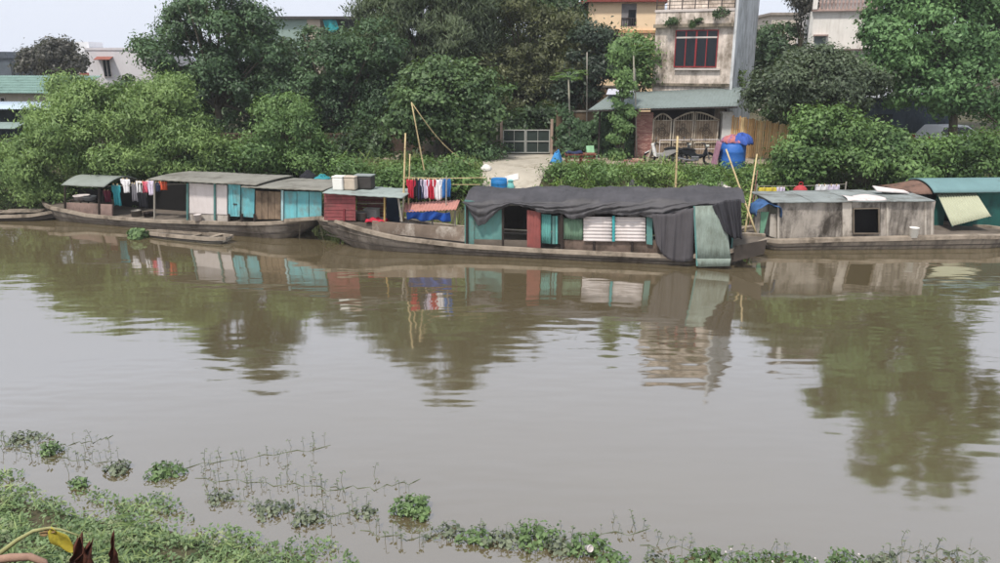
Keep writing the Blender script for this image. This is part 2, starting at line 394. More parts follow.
# -- awning over the gate
GY = 40.2
GF = Fr((0, GY, 2.13), 0)
aw = thing('awning', 'sloping grey-green awning roof over the arched iron gate', 'awning', (9, GY, 2.13))
def P3(x, y, Y, o=(0, 0, 0)): return at(x, y, Y) - np.array(o)
ao = (9, GY, 2.13)
pa, pb, pc, pd = P3(588, 110, GY - .7, ao), P3(738, 106, GY - .7, ao), P3(742, 87, GY + 1.6, ao), P3(612, 93, GY + 1.6, ao)
def sheetfn(pa, pb, pc, pd, amp=.03, n=40, ax=0, sag=0):
    pa, pb, pc, pd = map(np.array, (pa, pb, pc, pd)); nn = np.cross(pb - pa, pd - pa); nn = nn / np.linalg.norm(nn)
    def fn(u, v):
        p = (pa * (1 - u) + pb * u) * (1 - v) + (pd * (1 - u) + pc * u) * v
        return p + nn * (amp * sin(2 * pi * n * (u if ax == 0 else v)) + sag * sin(pi * u) * sin(pi * v))
    return fn
M_AW = mat('green_sheet', (118, 128, 126), .75, .12, .8, (84, 90, 84), .25, .3)
MB().grid(sheetfn(pa, pb, pc, pd, .009, 44), 264, 4).build('sheet', M_AW, aw, True, .015)
MB().tube([pa + (0, .05, -.06), pb + (0, .05, -.06)], .035, 6).build('edge_beam', M_RAIL, aw)
for x in (600, 652, 726):
    g = P3(x, 110, GY + .1, ao); MB().tube([(g[0], .1, -.15), (g[0], .1, pa[2] + .25)], .05, 7).build('post', M_RAIL, aw)
sv = P3(606, 97, GY + .6, ao); MB().slab([sv + (0, 0, .12), sv + (1.4, 0, .12), sv + (1.5, .7, .38), sv + (.2, .7, .38)], .02).build('patch_sheet', mat('silver_patch', (186, 186, 196), .5, .15), aw)

# -- brick pier, gate, post
bf = Fr(np.array((at(645, 150, GY)[0], GY, 2.1)), 0)
bp = tfr('brick_pier', 'old pinkish brick wall pier left of arched gate', 'brick pier', bf)
s0, z1 = bf.pix(637, 112); s1, _ = bf.pix(654, 112)
M_BRICKS = [mat('brick_%d' % i, c, .95, .25, 6) for i, c in enumerate([(176, 130, 120), (160, 112, 104), (188, 146, 134)])]
MB().box(s0 + .02, s1 - .02, .02, .5, -.15, z1 - .01).build('mortar_core', mat('mortar', (150, 136, 124), .95), bp)
br = [MB().box(0, .2, 0, .1, 0, .058).build('brick', m, bp) for m in M_BRICKS]
first = set(); k = 0; z = 0.0; row = 0
while z + .06 < z1:
    x = s0 - (.1 if row % 2 else 0)
    while x < s1 - .02:
        a = max(x, s0); b = min(x + .2, s1 - .003)
        if b - a > .03:
            i = random.randrange(3); src = br[i]
            loc = (a, random.uniform(-.012, .01), z); scl = ((b - a) / .2 * .96, 1, 1)
            if i not in first: first.add(i); src.location = loc; src.scale = scl
            else: share(src, bp, loc, (0, 0, 0), scl)
        x += .212
    z += .068; row += 1
gt = thing('arched_gate', 'wide pale iron gate with arched tops and scrollwork below the awning', 'gate', (at(686, 150, GY)[0], GY, 2.13))
M_GATE = mat('pale_gate_iron', (190, 178, 160), .7, .2, 4, (130, 112, 92), .5); M_GP = mat('rusted_gate_sheet', (150, 132, 112), .85, .25, 2, (104, 86, 70), .55)
gx = gt.location.x
def gp(x, y): p = at(x, y, GY); return p[0] - gx, p[2] - 2.13
def gate_leaf(x0, x1, ytop0, ytop1, peak):
    a, zl_ = gp(x0, ytop0); b, zr = gp(x1, ytop1); zb_ = .05
    m = MB()
    def top(u): return zl_ + (zr - zl_) * u + peak * sin(pi * u) if peak > 0 else zl_ + (zr - zl_) * sin(u * pi / 2 if zr > zl_ else 0)
    if peak > 0: tf = lambda u: zl_ + peak * sin(pi * u)
    elif peak == 0: tf = lambda u: zl_ + (zr - zl_) * sin(u * pi / 2)
    else: tf = lambda u: zr + (zl_ - zr) * cos(u * pi / 2)
    m.tube([(a + (b - a) * k / 10, 0, tf(k / 10)) for k in range(11)], .045, 6)
    m.tube([(a + .03, 0, zb_), (a + .03, 0, tf(0))], .045, 6); m.tube([(b - .03, 0, zb_), (b - .03, 0, tf(1))], .045, 6)
    zm = min(zl_, zr) - .02
    for zz in (zb_ + .04, zm * .42, zm): m.tube([(a, 0, zz), (b, 0, zz)], .035, 6)
    lf = m.build('gate_leaf', M_GATE, gt, True)
    s = MB()
    n = max(5, int((b - a) / .13))
    for k in range(1, n): 
        u = k / n; s.tube([(a + (b - a) * u, .02, zb_), (a + (b - a) * u, .02, tf(u))], .012, 5)
    s.build('bars', M_GATE, lf)
    s = MB(); c = ((a + b) / 2, -.03, zm * .7)
    s.ring(c, .2, .018); s.ring(c, .11, .015); s.ring((c[0] - .24, -.03, c[2] + .12), .1, .014); s.ring((c[0] + .24, -.03, c[2] - .12), .1, .014); s.ring((c[0], -.03, c[2] + .32), .1, .014)
    s.build('scrollwork', mat('dark_scroll', (92, 82, 72), .7), lf)
    MB().box(a + .05, b - .05, .05, .06, zb_ + .05, zm).build('backing_sheet', M_GP, lf)
gate_leaf(653, 672, 120, 120, .32)
gate_leaf(673.5, 694.5, 120, 112, 0)
gate_leaf(695.5, 719, 112, 120, -1)
MB().box(at(654, 150, GY)[0] - gx, at(719, 150, GY)[0] - gx, 1.4, 1.5, -.1, 2.5).build('courtyard_shade', mat('courtyard_dark', (58, 52, 48), .95), gt)  # dark sheet, its colour stands for the shade seen through the gate
gpst = thing('gate_post', 'white rendered gate post between gate and bamboo fence', 'gate post', (at(724.5, 150, GY)[0], GY, 2.1))
zz = at(724, 114, GY)[2] - 2.1
MB().box(-.24, .24, -.1, .35, -.1, zz).build('shaft', mat('white_render', (206, 204, 200), .9, .15, 2, (140, 134, 124), .4), gpst)
MB().box(-.29, .29, -.14, .4, zz + .002, zz + .12).build('cap', MATS['white_render'], gpst)

# -- bamboo fence: every slat its own piece
ff = Fr((at(760, 150, GY)[0], GY, 2.1), R(2))
fe = tfr('bamboo_fence', 'tan fence of upright split bamboo slats right of gate', 'fence', ff)
M_BB = [mat('bamboo_slat_%d' % i, c, .8, .25, 5, (110, 84, 58), .4) for i, c in enumerate([(232, 192, 140), (216, 174, 122), (238, 204, 154)])]
sa = ff.pix(730, 140)[0]; sb = ff.pix(800, 140)[0]; x = sa; srcs = []
base_me = [MB().tube([(0, 0, 0), (.005, 0, .5), (0, 0, 1)], .048, 6).build('slat', m, fe) for m in M_BB]
i = 0
while x < sb:
    u = (x - sa) / (sb - sa); ht = ff.pix(735, 115.5)[1] * (1 - u) + ff.pix(795, 127)[1] * u + random.uniform(-.05, .05)
    k = random.randrange(3) if i > 2 else i
    loc = (x, random.uniform(-.01, .01), -.12); rot = (random.uniform(-.01, .01), random.uniform(-.012, .012), random.random() * 6)
    if i < 3: o = base_me[i]; o.location = loc; o.rotation_euler = rot; o.scale = (1, 1, ht + .12)
    else: share(base_me[k], fe, loc, rot, (random.uniform(.85, 1.1), 1, ht + .12))
    x += random.uniform(.09, .115); i += 1
for zz in (.4, 1.5): MB().tube([(sa, .08, zz), (sb, .08, zz - .1)], .035, 6).build('rail', M_BB[1], fe)

# -- metal double gate at the top of the driveway
gf = Fr((at(525, 155, 42)[0], 42, tz(at(525, 155, 42)[0], 42)), 0)
g = tfr('metal_gate', 'grey metal double gate of square frames at the top of the ramp', 'gate', gf)
M_GM = mat('galvanised_bar', (168, 168, 162), .6, .15, 4)
sL, zT = gf.pix(503, 129.5); sR, _ = gf.pix(550, 129.5); zB = gf.pix(520, 153)[1]; sM = gf.pix(525.5, 140)[0]
for a, b in ((sL, sM - .015), (sM + .015, sR)):
    m = MB()
    for q in (a, b - .05): m.box(q, q + .05, -.025, .025, zB, zT)
    for zz in (zB, (zB + zT) / 2 - .02, zT - .05): m.box(a + .05, b - .05, -.022, .022, zz, zz + .05)
    lf = m.build('gate_leaf', M_GM, g)
    m = MB(); c = (a + b) / 2; m.box(c - .012, c + .012, -.018, .018, zB + .05, (zB + zT) / 2 - .02); m.box(c - .012, c + .012, -.018, .018, (zB + zT) / 2 + .03, zT - .05)
    m.build('mullion', M_GM, lf)
    m = MB(); m.box(a + .05, b - .05, .024, .03, zB + .05, zT - .05); m.build('mesh_sheet', mat('dark_mesh', (48, 58, 54), .8, .2), lf)
for q, y0 in ((sL - .16, 121), (sR + .02, 119)):
    MB().box(q, q + .14, -.07, .07, -.15, gf.pix(525, y0)[1]).build('gate_post', mat('pinkish_post', (168, 146, 132), .9, .2), g)
# low walls flanking it
wf = Fr((at(480, 150, 42)[0], 42.1, 2.1), R(8))
m = thing('garden_wall', 'low grey masonry wall left of the metal gate', 'wall', wf.o, wf.a)
for k in range(3):
    for j in range(9):
        MB().box(-3.2 + j * .5 + (.2 if k % 2 else 0), -2.72 + j * .5 + (.2 if k % 2 else 0), -.1 + random.uniform(-.015, .015), .12, -.1 + k * .3, .19 + k * .3).build('block', mat('grey_block', (128, 122, 112), .95, .3, 2, (70, 72, 58), .5), m)

# -- orange house behind
of = Fr((at(612, 30, 56)[0], 56, 2.3), R(-3))
oh = tfr('orange_house', 'pale orange rendered house with red roof edge behind the trees', 'house', of)
M_OR = mat('orange_render', (240, 212, 176), .9, .06, .8, (200, 168, 132), .1, .15)
s0 = of.pix(588, 20)[0]; s1 = of.pix(664, 20)[0]; zt = of.pix(600, 2)[1]
MB().box(s0, s1, 0, 9, -.5, zt).build('wall', M_OR, oh)
MB().box(s0 - 1.5, s0 - .003, 1.5, 9, -.5, zt - .8).build('side_wing', mat('grey_wing', (118, 122, 122), .9), oh)
rf = MB(); rf.prism([(s0 - 1.7, zt - .35), (s0 - .2, zt + .15), ((s0 + s1) / 2, zt + 1.5), (s1 + .3, zt + .15), (s1 + .3, zt), (s0 - .1, zt + .002), (s0 - 1.7, zt - .5)], -.4, 9.4)
rf.build('roof', mat('red_tile', (132, 66, 58), .85, .25, 3), oh)
_, zc = of.pix(600, 31); MB().box(s0 - .05, s1 + .05, -.12, -.004, zc - .12, zc + .06).build('floor_band', mat('orange_trim', (206, 160, 118), .9), oh)
a = of.pix(622, 0)[0]; b = of.pix(637, 0)[0]; z0 = of.pix(630, 26)[1]
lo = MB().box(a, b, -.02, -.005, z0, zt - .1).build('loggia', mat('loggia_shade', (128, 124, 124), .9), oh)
MB().box(b - .55, b - .05, -.035, -.021, z0 + .05, zt - .5).build('pane', M_GLASS, lo)
for k in range(7): MB().box(a + k * (b - a - .04) / 6, a + .04 + k * (b - a - .04) / 6, -.09, -.05, z0, z0 + .5).build('baluster', M_RAIL, oh)
MB().box(a, b, -.1, -.04, z0 + .502, z0 + .55).build('handrail', M_RAIL, oh)

# -- cream house at right with balcony
rf_ = Fr((at(842, 40, 50)[0], 50, 2.2), R(-14))
rh = tfr('balcony_house', 'cream house with pink balustraded balcony seen above right bushes', 'house', rf_)
M_CR = mat('cream_render', (230, 226, 220), .9, .1, .8, (160, 150, 138), .25, .35)
s0 = rf_.pix(812, 30)[0]; s1 = rf_.pix(880, 30)[0]; zt = rf_.pix(840, 11)[1]
MB().box(s0, s1, 0, 8, -.5, zt).build('wall', M_CR, rh)
MB().box(s0 + .1, s1, 1.6, 8, zt + .002, zt + 3.2).build('upper_wall', M_CR, rh)
MB().box(s0 - .3, s1 + .3, -.3, 8.3, zt + 3.202, zt + 3.4).build('roof', MATS['roof_slab'], rh)
MB().box(s0 - .1, s1, -.25, 1.59, zt + .003, zt + .12).build('balcony_slab', mat('pink_trim', (176, 152, 144), .9), rh)
for k in range(18):
    x = s0 + .1 + k * (s1 - s0 - .2) / 17; MB().lathe([(.05, 0), (.03, .15), (.07, .35), (.03, .6), (.05, .75)], (x, -.15, zt + .12), 8).build('baluster', MATS['pink_trim'], rh)
MB().box(s0 - .1, s1, -.24, -.06, zt + .872, zt + .98).build('handrail', MATS['pink_trim'], rh)
MB().box(s0 - .12, s0 + .14, -.28, .0, zt + .12, zt + 3.2).build('column', M_CR, rh)
MB().box(s0 - .2, s0 - .003, -.06, .2, -.5, zt).build('corner_pilaster', MATS['white_render'], rh)
a, z1 = rf_.pix(815, 36); b = rf_.pix(826, 36)[0]; z0 = rf_.pix(820, 51)[1]
w_ = MB().box(a, b, -.03, -.004, z0, z1).build('shutter', mat('grey_shutter', (120, 128, 128), .8), rh)
MB().box(a - .1, b + .1, -.3, -.004, z1 + .004, z1 + .09).build('window_hood', MATS['pink_trim'], rh)
a, z1 = rf_.pix(830, 49); b = rf_.pix(872, 49)[0]
MB().box(a, b, -1.5, -.004, z1 - .08, z1).build('canopy', mat('canopy_brown', (120, 106, 100), .85), rh)
for x in (a + .1, (a + b) / 2, b - .15): MB().box(x, x + .06, -1.4, -1.34, -.2, z1 - .082).build('canopy_post', M_GM, rh)
# -- shed below right tree
sf = Fr((at(875, 110, 44)[0], 44.5, 2.2), 0)
sh = tfr('low_shed', 'dark low shed in shade beneath the right tree', 'shed', sf)
s0, z1 = sf.pix(856, 98); s1, _ = sf.pix(955, 98)
MB().box(s0, s1, 0, 3, -.3, z1).build('wall', mat('shed_blue_grey', (84, 96, 108), .9, .2, 1, (52, 58, 62), .5), sh)
MB().slab([(s0 - .3, -.7, z1 + .02), (s1 + .3, -.7, z1 + .02), (s1 + .3, 3.2, z1 + .5), (s0 - .3, 3.2, z1 + .5)], .05).build('roof', mat('pale_sheet', (176, 178, 182), .7, .15, 1), sh)
MB().box(s0 + 1.2, s0 + 2.2, -.03, -.004, -.1, 1.9).build('door', mat('shed_door', (60, 66, 70), .8), sh)
# -- beige house glimpsed between tall house and balcony house
kf = Fr((at(795, 30, 66)[0], 66, 2.6), R(-4))
kh = tfr('beige_house', 'distant beige house with small window between the two tall houses', 'house', kf)
s0 = kf.pix(772, 20)[0]; s1 = kf.pix(822, 20)[0]; zt = kf.pix(790, 15)[1]
MB().box(s0, s1, 0, 8, -.6, zt).build('wall', mat('beige_render', (196, 186, 174), .9, .1, .8), kh)
MB().box(s0 - .2, s1 + .2, -.2, 8.2, zt + .003, zt + .2).build('roof', mat('roof_edge', (150, 140, 130), .9), kh)
windows(kh, kf, 803, 20, 808, 30, -.01, 1, MATS['pale_trim'])
# -- white building far left
lf_ = Fr((at(115, 60, 74)[0], 74, 3.0), R(6))
lh = tfr('white_building', 'white flat-roofed building with red window hood behind left trees', 'house', lf_)
M_WB = mat('white_building_render', (206, 202, 204), .9, .08, .6, (160, 150, 150), .2, .2)
s0 = lf_.pix(87, 60)[0]; s1 = lf_.pix(165, 60)[0]; zt = lf_.pix(115, 50)[1]
MB().box(s0, s1, 0, 9, -1, zt).build('wall', M_WB, lh)
MB().box(s0 - .06, s1 + .06, -.06, 9.05, zt + .003, zt + .22).build('parapet', M_WB, lh)
MB().box(s0 - 1.1, s0 + .1, .6, 4, zt - 2, zt + .75).build('stair_head', mat('bright_white_render', (226, 226, 228), .9, .06), lh)
MB().box(s0 - 1.0, s0 - .02, .5, 8, -1, zt - 2.004).build('red_wing', mat('red_brown_wall', (150, 88, 80), .9), lh)
wo = windows(lh, lf_, 102, 59, 110, 77, -.01, 2, MATS['pale_trim'])
a, z1 = lf_.pix(97, 57); b = lf_.pix(113, 57)[0]
MB().slab([(a, -.9, z1 - .25), (b, -.9, z1 - .25), (b, -.005, z1), (a, -.005, z1)], .06).build('hood', mat('hood_red', (140, 84, 72), .85), wo)
# -- long low building behind left tree, green tiled roof
lg = Fr((at(30, 100, 58)[0], 58, 2.5), R(-6))
lo_ = tfr('green_roof_house', 'low beige house with green tiled roof at left edge', 'house', lg)
s0 = lg.pix(-70, 95)[0]; s1 = lg.pix(70, 95)[0]; z1 = lg.pix(20, 90)[1]
MB().box(s0, s1, 0, 7, -.6, z1).build('wall', mat('beige_wall', (178, 170, 156), .9, .15, 1, (130, 120, 106), .3, .3), lo_)
ztop = lg.pix(20, 76, 3)[1]
def tiles(u, v):
    y = -.7 + 4.2 * v; return (s0 - .4 + (s1 - s0 + .8) * u, y, z1 - .2 + (ztop - z1 + .2) * v + .035 * abs(sin(u * 60 * pi)))
rr = MB().grid(tiles, 240, 2).build('roof', mat('green_tile', (112, 138, 130), .7, .2, 2, (70, 92, 84), .3), lo_, False, .04)
for k in range(1, 7):
    v = k / 7; MB().box(s0 - .4, s1 + .4, -.7 + 4.2 * v - .06, -.7 + 4.2 * v, z1 - .2 + (ztop - z1 + .2) * v + .02, z1 - .2 + (ztop - z1 + .2) * v + .07).build('tile_course', MATS['green_tile'], rr)
windows(lo_, lg, -4, 97, 5, 106, -.01, 2, MATS['pale_trim'])
lb = Fr((at(20, 115, 50)[0], 50, 2.3), R(-3))
ls = tfr('waterside_shed', 'long open shed with pale blue-grey metal roof at left edge', 'shed', lb)
s0 = lb.pix(-80, 110)[0]; s1 = lb.pix(84, 110)[0]; z0 = lb.pix(20, 109, -1)[1]; z1 = lb.pix(20, 102, 2)[1]
MB().grid(sheetfn((s0, -1, z0), (s1, -1, z0), (s1, 2.5, z1), (s0, 2.5, z1), .02, 60), 240, 2).build('roof', mat('blue_grey_sheet', (172, 186, 198), .6, .1, .8, (130, 140, 146), .2), ls, True, .02)
MB().box(s0, s1, 1.5, 1.6, -.4, z0 - .05).build('back_wall', mat('dark_shed_wall', (44, 58, 64), .9), ls)
MB().slab([(s0, -1.8, z0 - 1.15), (s1 - 3.5, -1.8, z0 - 1.15), (s1 - 3.5, -.6, z0 - .85), (s0, -.6, z0 - .85)], .03).build('lower_roof', mat('grey_green_sheet', (130, 146, 142), .7, .1), ls)
for k in range(7): x = s0 + k * (s1 - s0 - .2) / 6; MB().box(x, x + .12, -.75, -.63, -.4, z0 - .08).build('post', mat('shed_post', (70, 76, 76), .8), ls)
# -- dark-roofed building on the skyline between the tall trees
nf = Fr((at(305, 25, 80)[0], 80, 3.1), 0)
nh = tfr('flat_roof_building', 'grey building with thin dark flat roof on skyline behind trees', 'building', nf)
s0 = nf.pix(270, 20)[0]; s1 = nf.pix(372, 20)[0]; zt = nf.pix(300, 19)[1]
MB().box(s0, (s0 + s1) / 2 - 1.4, 0, 8, -1, zt).build('wall', mat('sage_wall', (140, 158, 150), .9, .08), nh)
MB().box((s0 + s1) / 2 - 1.396, (s0 + s1) / 2 - .1, .0, 8, -1, zt).build('pillar', mat('sand_wall', (190, 176, 160), .9, .08), nh)
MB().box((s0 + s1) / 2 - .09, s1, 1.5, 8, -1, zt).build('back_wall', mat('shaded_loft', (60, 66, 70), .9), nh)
MB().box(s0 - .4, s1 + .4, -.5, 8.5, zt + .003, zt + .25).build('roof', mat('dark_flat_roof', (66, 64, 62), .9), nh)
tf_ = thing('teal_tarpaulin', 'bright teal tarpaulin hanging under the dark flat roof', 'tarpaulin', nf.w((s0 + s1) / 2 + .2, -.2, zt - 1.2))
MB().grid(lambda u, v: (1.3 * u + .25 * v, .1 * sin(u * 9), 1.15 - 1.2 * v * (.5 + .5 * sin(u * 2.4 + .4))), 14, 6).build('sheet', mat('teal_cloth', (42, 150, 156), .8), tf_, True, .02)
# -- dark roofed block, far left edge
df = Fr((at(-2, 70, 90)[0], 90, 3.3), 0)
dk = tfr('dark_tower', 'small dark grey block on the far left skyline', 'building', df)
s1, z1 = df.pix(9, 58); MB().box(s1 - 5, s1, 0, 5, -1, z1).build('wall', mat('slate_wall', (84, 92, 100), .9), dk)
MB().prism([(s1 - 5.2, z1 + .002), (s1 + .15, z1 + .002), (s1 - .3, z1 + .7), (s1 - 4.8, z1 + .7)], -.2, 5.2).build('roof', mat('slate_roof', (72, 78, 86), .9), dk)

# ------------------------------------------------------------------ boats
M_HULL = mat('weathered_hull', (116, 108, 100), .9, .35, 1.3, (58, 50, 42), .7, .6)
M_HULLD = mat('tarred_hull', (64, 57, 52), .85, .3, 1.5, (44, 40, 36), .6, .3)
M_GUN = mat('bleached_gunwale', (150, 138, 124), .9, .3, 2, (92, 82, 70), .55)
M_DECK = mat('grey_deck', (104, 95, 86), .92, .3, 1.5, (76, 68, 58), .5)
M_DARK = mat('dark_timber', (52, 44, 40), .9, .3, 3)
M_TURQ = mat('turquoise_paint', (100, 170, 178), .8, .22, 1.8, (110, 118, 112), .5, .6)
M_TEAL = mat('teal_paint', (88, 132, 128), .75, .18, 1.5, (90, 104, 98), .35, .3)
M_WHITE = mat('off_white_board', (204, 196, 194), .8, .1, 1, (150, 136, 128), .3, .3)
M_PLY = mat('stained_plywood', (126, 108, 90), .9, .25, 2, (66, 54, 44), .6, .8)
M_RED = mat('faded_red_board', (132, 70, 72), .88, .3, 3, (92, 62, 60), .55, .4)
M_FIB = mat('fibre_cement_roof', (128, 126, 118), .92, .2, 1, (86, 82, 74), .5, .2)
M_ROOFG = mat('grey_green_roof', (128, 134, 128), .85, .15, 1, (92, 94, 86), .35)
M_CEM = mat('stained_cement', (164, 156, 147), .93, .25, 1.3, (60, 54, 48), .7, .9)
M_CEMR = mat('cement_roof', (132, 138, 137), .9, .2, 1.2, (88, 87, 82), .55)
M_INT = mat('dark_interior', (20, 18, 17), .95, .1, 2)  # near-black colour that paints in the shade inside the cabins
M_BAM = mat('bamboo_pole', (196, 176, 134), .7, .2, 4, (140, 118, 84), .4)
M_STEEL = mat('grey_pole', (150, 144, 134), .7, .2, 4)
def pp(fr, pts, t): return [fr.pix(x, y, t) for x, y in pts]
def hull(fr, par, sheer_px, beam, u_bow, u_stern, m=M_HULL, keel=-.4, deckdrop=.06, gun=M_GUN, n=40, end_l=.12, end_r=.3, gw=.12):
    sheer_px = sorted(sheer_px); sp = sorted(fr.pix(x, y, beam / 2 * (1 - (end_l if i == 0 else end_r)) if i in (0, len(sheer_px) - 1) else 0) for i, (x, y) in enumerate(sheer_px)); S = np.array(sp); a, b = S[0, 0], S[-1, 0]
    def hw(u): 
        l = min(1, u / u_bow); r = min(1, (1 - u) / u_stern)
        return beam / 2 * (end_l + (1 - end_l) * sin(l * pi / 2) ** .8) * (end_r + (1 - end_r) * sin(r * pi / 2) ** .8)
    def sec(u):
        s = a + (b - a) * u; z = float(np.interp(s, S[:, 0], S[:, 1])); h = hw(u); c = beam / 2
        lift = max(0, 1 - u / (u_bow * .8)) ** 2 + max(0, 1 - (1 - u) / (u_stern * .8)) ** 2
        k = keel + lift * (z - keel) * .55; ins = .04 * (b - a)
        s2 = s + ins * max(0, 1 - u / u_bow) - ins * .8 * max(0, 1 - (1 - u) / u_stern)
        return s, s2, z, h, c, k
    m1 = MB(); B = 0
    for i in range(n + 1):
        s, s2, z, h, c, k = sec(i / n); sm = (s + s2) / 2
        m1.v += [(s, c - h, z), (sm, c - h * .97, z * .5), (s2, c - h * .86, min(k + .22, z * .3)), (s2, c - h * .5, k), (s2, c + h * .5, k), (s2, c + h * .86, min(k + .22, z * .3)), (sm, c + h * .97, z * .5), (s, c + h, z)]
    for i in range(n):
        for j in range(7): q = i * 8 + j; m1.f.append((q, q + 1, q + 9, q + 8))
    m1.f.append(tuple(range(8))[::-1]); m1.f.append(tuple(n * 8 + j for j in range(8)))
    ho = m1.build('hull', m, par, True)
    for fz in (.34, .68):
        m4 = MB(); m4.tube([(sec(i / n)[0] * fz + (1 - fz) * (sec(i / n)[0] + sec(i / n)[1]) / 2, sec(i / n)[4] - sec(i / n)[3] * (.94 + .05 * fz), max(.03, sec(i / n)[2] * fz)) for i in range(1, n)], .022, 5); m4.build('strake', M_HULLD if fz < .5 else m, par)
    m2 = MB()
    for i in range(n + 1): s, s2, z, h, c, k = sec(i / n); m2.v += [(s, c - h + .03, z - deckdrop), (s, c, z - deckdrop + .04), (s, c + h - .03, z - deckdrop)]
    for i in range(n):
        for j in range(2): q = i * 3 + j; m2.f.append((q, q + 1, q + 4, q + 3))
    m2.build('deck', M_DECK, par)
    for sg in (-1, 1):
        m3 = MB()
        for i in range(n + 1):
            s, s2, z, h, c, k = sec(i / n); o = c + sg * h
            m3.v += [(s, o + sg * .035, z - .1), (s, o + sg * .035, z + .03), (s, o - sg * gw, z + .03), (s, o - sg * gw, z - .1)]
        for i in range(n):
            for j in range(4): q = i * 4; m3.f.append((q + j, q + (j + 1) % 4, q + 4 + (j + 1) % 4, q + 4 + j))
        m3.f += [(0, 1, 2, 3), (n * 4 + 3, n * 4 + 2, n * 4 + 1, n * 4)]
        m3.build('gunwale', gun, par)
    return S, hw, a, b
def board(fr, par, pts, t, m, name='wall_panel', th=.04):
    return MB().prism(pp(fr, pts, t), t, t + th).build(name, m, par)
def post(fr, par, x, y0, y1, t, r=.04, m=M_DARK, name='post', x1=None):
    a = fr.pix(x, y0, t); b = fr.pix(x if x1 is None else x1, y1, t)
    return MB().tube([(a[0], t, a[1]), (b[0], t, b[1])], r, 6).build(name, m, par)
def corr(fr, par, pts, t, m, n=12, ax=1, amp=.018, name='corrugated_panel', th=.012):
    """corrugated sheet over a pixel quad (top-left, top-right, bottom-right, bottom-left)"""
    p = [(q[0], t, q[1]) for q in pp(fr, pts, t)]
    nu, nv = (n * 6, 3) if ax == 0 else (3, n * 6)
    return MB().grid(sheetfn(p[3], p[2], p[1], p[0], amp, n, ax), nu, nv).build(name, m, par, True, th)
def roof(fr, par, x0, y0, x1, y1, t0, t1, m, arch=.0, th=.05, n=1, waves=0, name='roof', dz=0.0):
    a = fr.pix(x0, y0, t0); b = fr.pix(x1, y1, t0)
    def fn(u, v):
        return (a[0] + (b[0] - a[0]) * u, t0 + (t1 - t0) * v, a[1] + (b[1] - a[1]) * u + arch * sin(pi * v) + dz * v + (.007 * sin(u * waves * 2 * pi) if waves else 0) + .006 * sin(u * 9 + v * 5))
    return MB().grid(fn, max(20, waves * 5), 10).build(name, m, par, True, th)

# ---- boat at left (turquoise and white cabin)
pA = on(90, 224.5, 0); pB = on(300, 242, 0)
B1 = Fr((pA[0], pA[1], 0), math.atan2(pB[1] - pA[1], pB[0] - pA[0]))
b1 = tfr('houseboat', 'long houseboat with white and turquoise cabin walls and laundry, moored at left', 'boat', B1)
hull(B1, b1, [(43, 199), (62, 209.5), (85, 214.5), (110, 217), (155, 220.5), (205, 222), (250, 223), (290, 222), (314, 218)], 2.7, .16, .12, keel=-.3)
board(B1, b1, [(65, 213), (112, 218), (112, 204.5), (65, 202.5)], .32, mat('pinkish_bulwark', (142, 120, 112), .9, .25, 2, (84, 72, 64), .6, .5), 'bulwark', .08)
roof(B1, b1, 61.5, 185, 104, 187, -.1, 2.0, M_ROOFG, .3, .04, name='bow_canopy')
for x, y0, y1 in ((65, 187, 213), (99, 188, 217)): post(B1, b1, x, y0, y1, .3, .045)
for x, y0, y1 in ((69, 184, 208), (104, 186, 212)): post(B1, b1, x, y0, y1, 1.9, .045)
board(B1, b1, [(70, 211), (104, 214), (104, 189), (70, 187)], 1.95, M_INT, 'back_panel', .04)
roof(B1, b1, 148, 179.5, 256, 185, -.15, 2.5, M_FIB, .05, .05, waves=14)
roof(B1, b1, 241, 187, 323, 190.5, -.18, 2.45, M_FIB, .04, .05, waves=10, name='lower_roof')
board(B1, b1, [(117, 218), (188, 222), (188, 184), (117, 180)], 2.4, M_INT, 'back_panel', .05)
board(B1, b1, [(189, 213), (213.5, 214), (213.5, 184.5), (189, 183)], .22, M_WHITE, 'white_panel')
board(B1, b1, [(216, 214), (227, 214.5), (227, 185), (216, 184.5)], .22, M_WHITE, 'white_panel')
board(B1, b1, [(189, 221), (229, 222), (229, 214.5), (189, 213.4)], .25, mat('skirt_white', (184, 176, 168), .9, .15, 2, (110, 98, 88), .5, .4), 'skirt_panel')
for x in (187.5, 214.8): post(B1, b1, x, 183, 220, .18, .045, M_TEAL)
dr = MB().prism(pp(B1, [(228.5, 216), (240, 216.5), (240.5, 185), (228.5, 184)], .14), .12, .16).build('door', M_TURQ, b1)
a, z_ = B1.pix(235, 204, .1); MB().box(a - .09, a + .09, .085, .118, z_ - .02, z_ + .02).build('latch', M_DARK, dr)
for x in (231.5, 234.5, 237.5):
    a, z0 = B1.pix(x, 215, .11); z1 = B1.pix(x, 186, .11)[1]; MB().box(a - .012, a + .012, .108, .119, z0, z1).build('batten', M_TURQ, dr)
board(B1, b1, [(241, 216.5), (254, 217.5), (254.5, 189), (241, 187)], .2, M_TURQ, 'turquoise_panel')
for i in range(4): board(B1, b1, [(255.5 + i * 6.4, 219), (261.5 + i * 6.4, 219.3), (261.5 + i * 6.4, 191 + i * .3), (255.5 + i * 6.4, 190.6 + i * .3)], .2 + .008 * (i % 2), M_PLY, 'plywood_sheet')
post(B1, b1, 282.5, 190, 220, .15, .055, mat('pale_blue_post', (170, 200, 204), .8))
for i, (x0, x1) in enumerate(((284.5, 296.5), (297.2, 308.5), (309.2, 321.5))):
    board(B1, b1, [(x0, 219 - i * .6), (x1, 218.5 - i * .6), (x1, 191.5 + i * .3), (x0, 191 + i * .3)], .18, M_TURQ, 'turquoise_panel')
board(B1, b1, [(284, 222), (322, 219.5), (322, 216), (284, 219)], .1, M_GUN, 'sill_board', .1)
board(B1, b1, [(190, 221), (320, 219), (320, 191), (190, 186)], 2.3, M_DARK, 'rear_wall', .05)
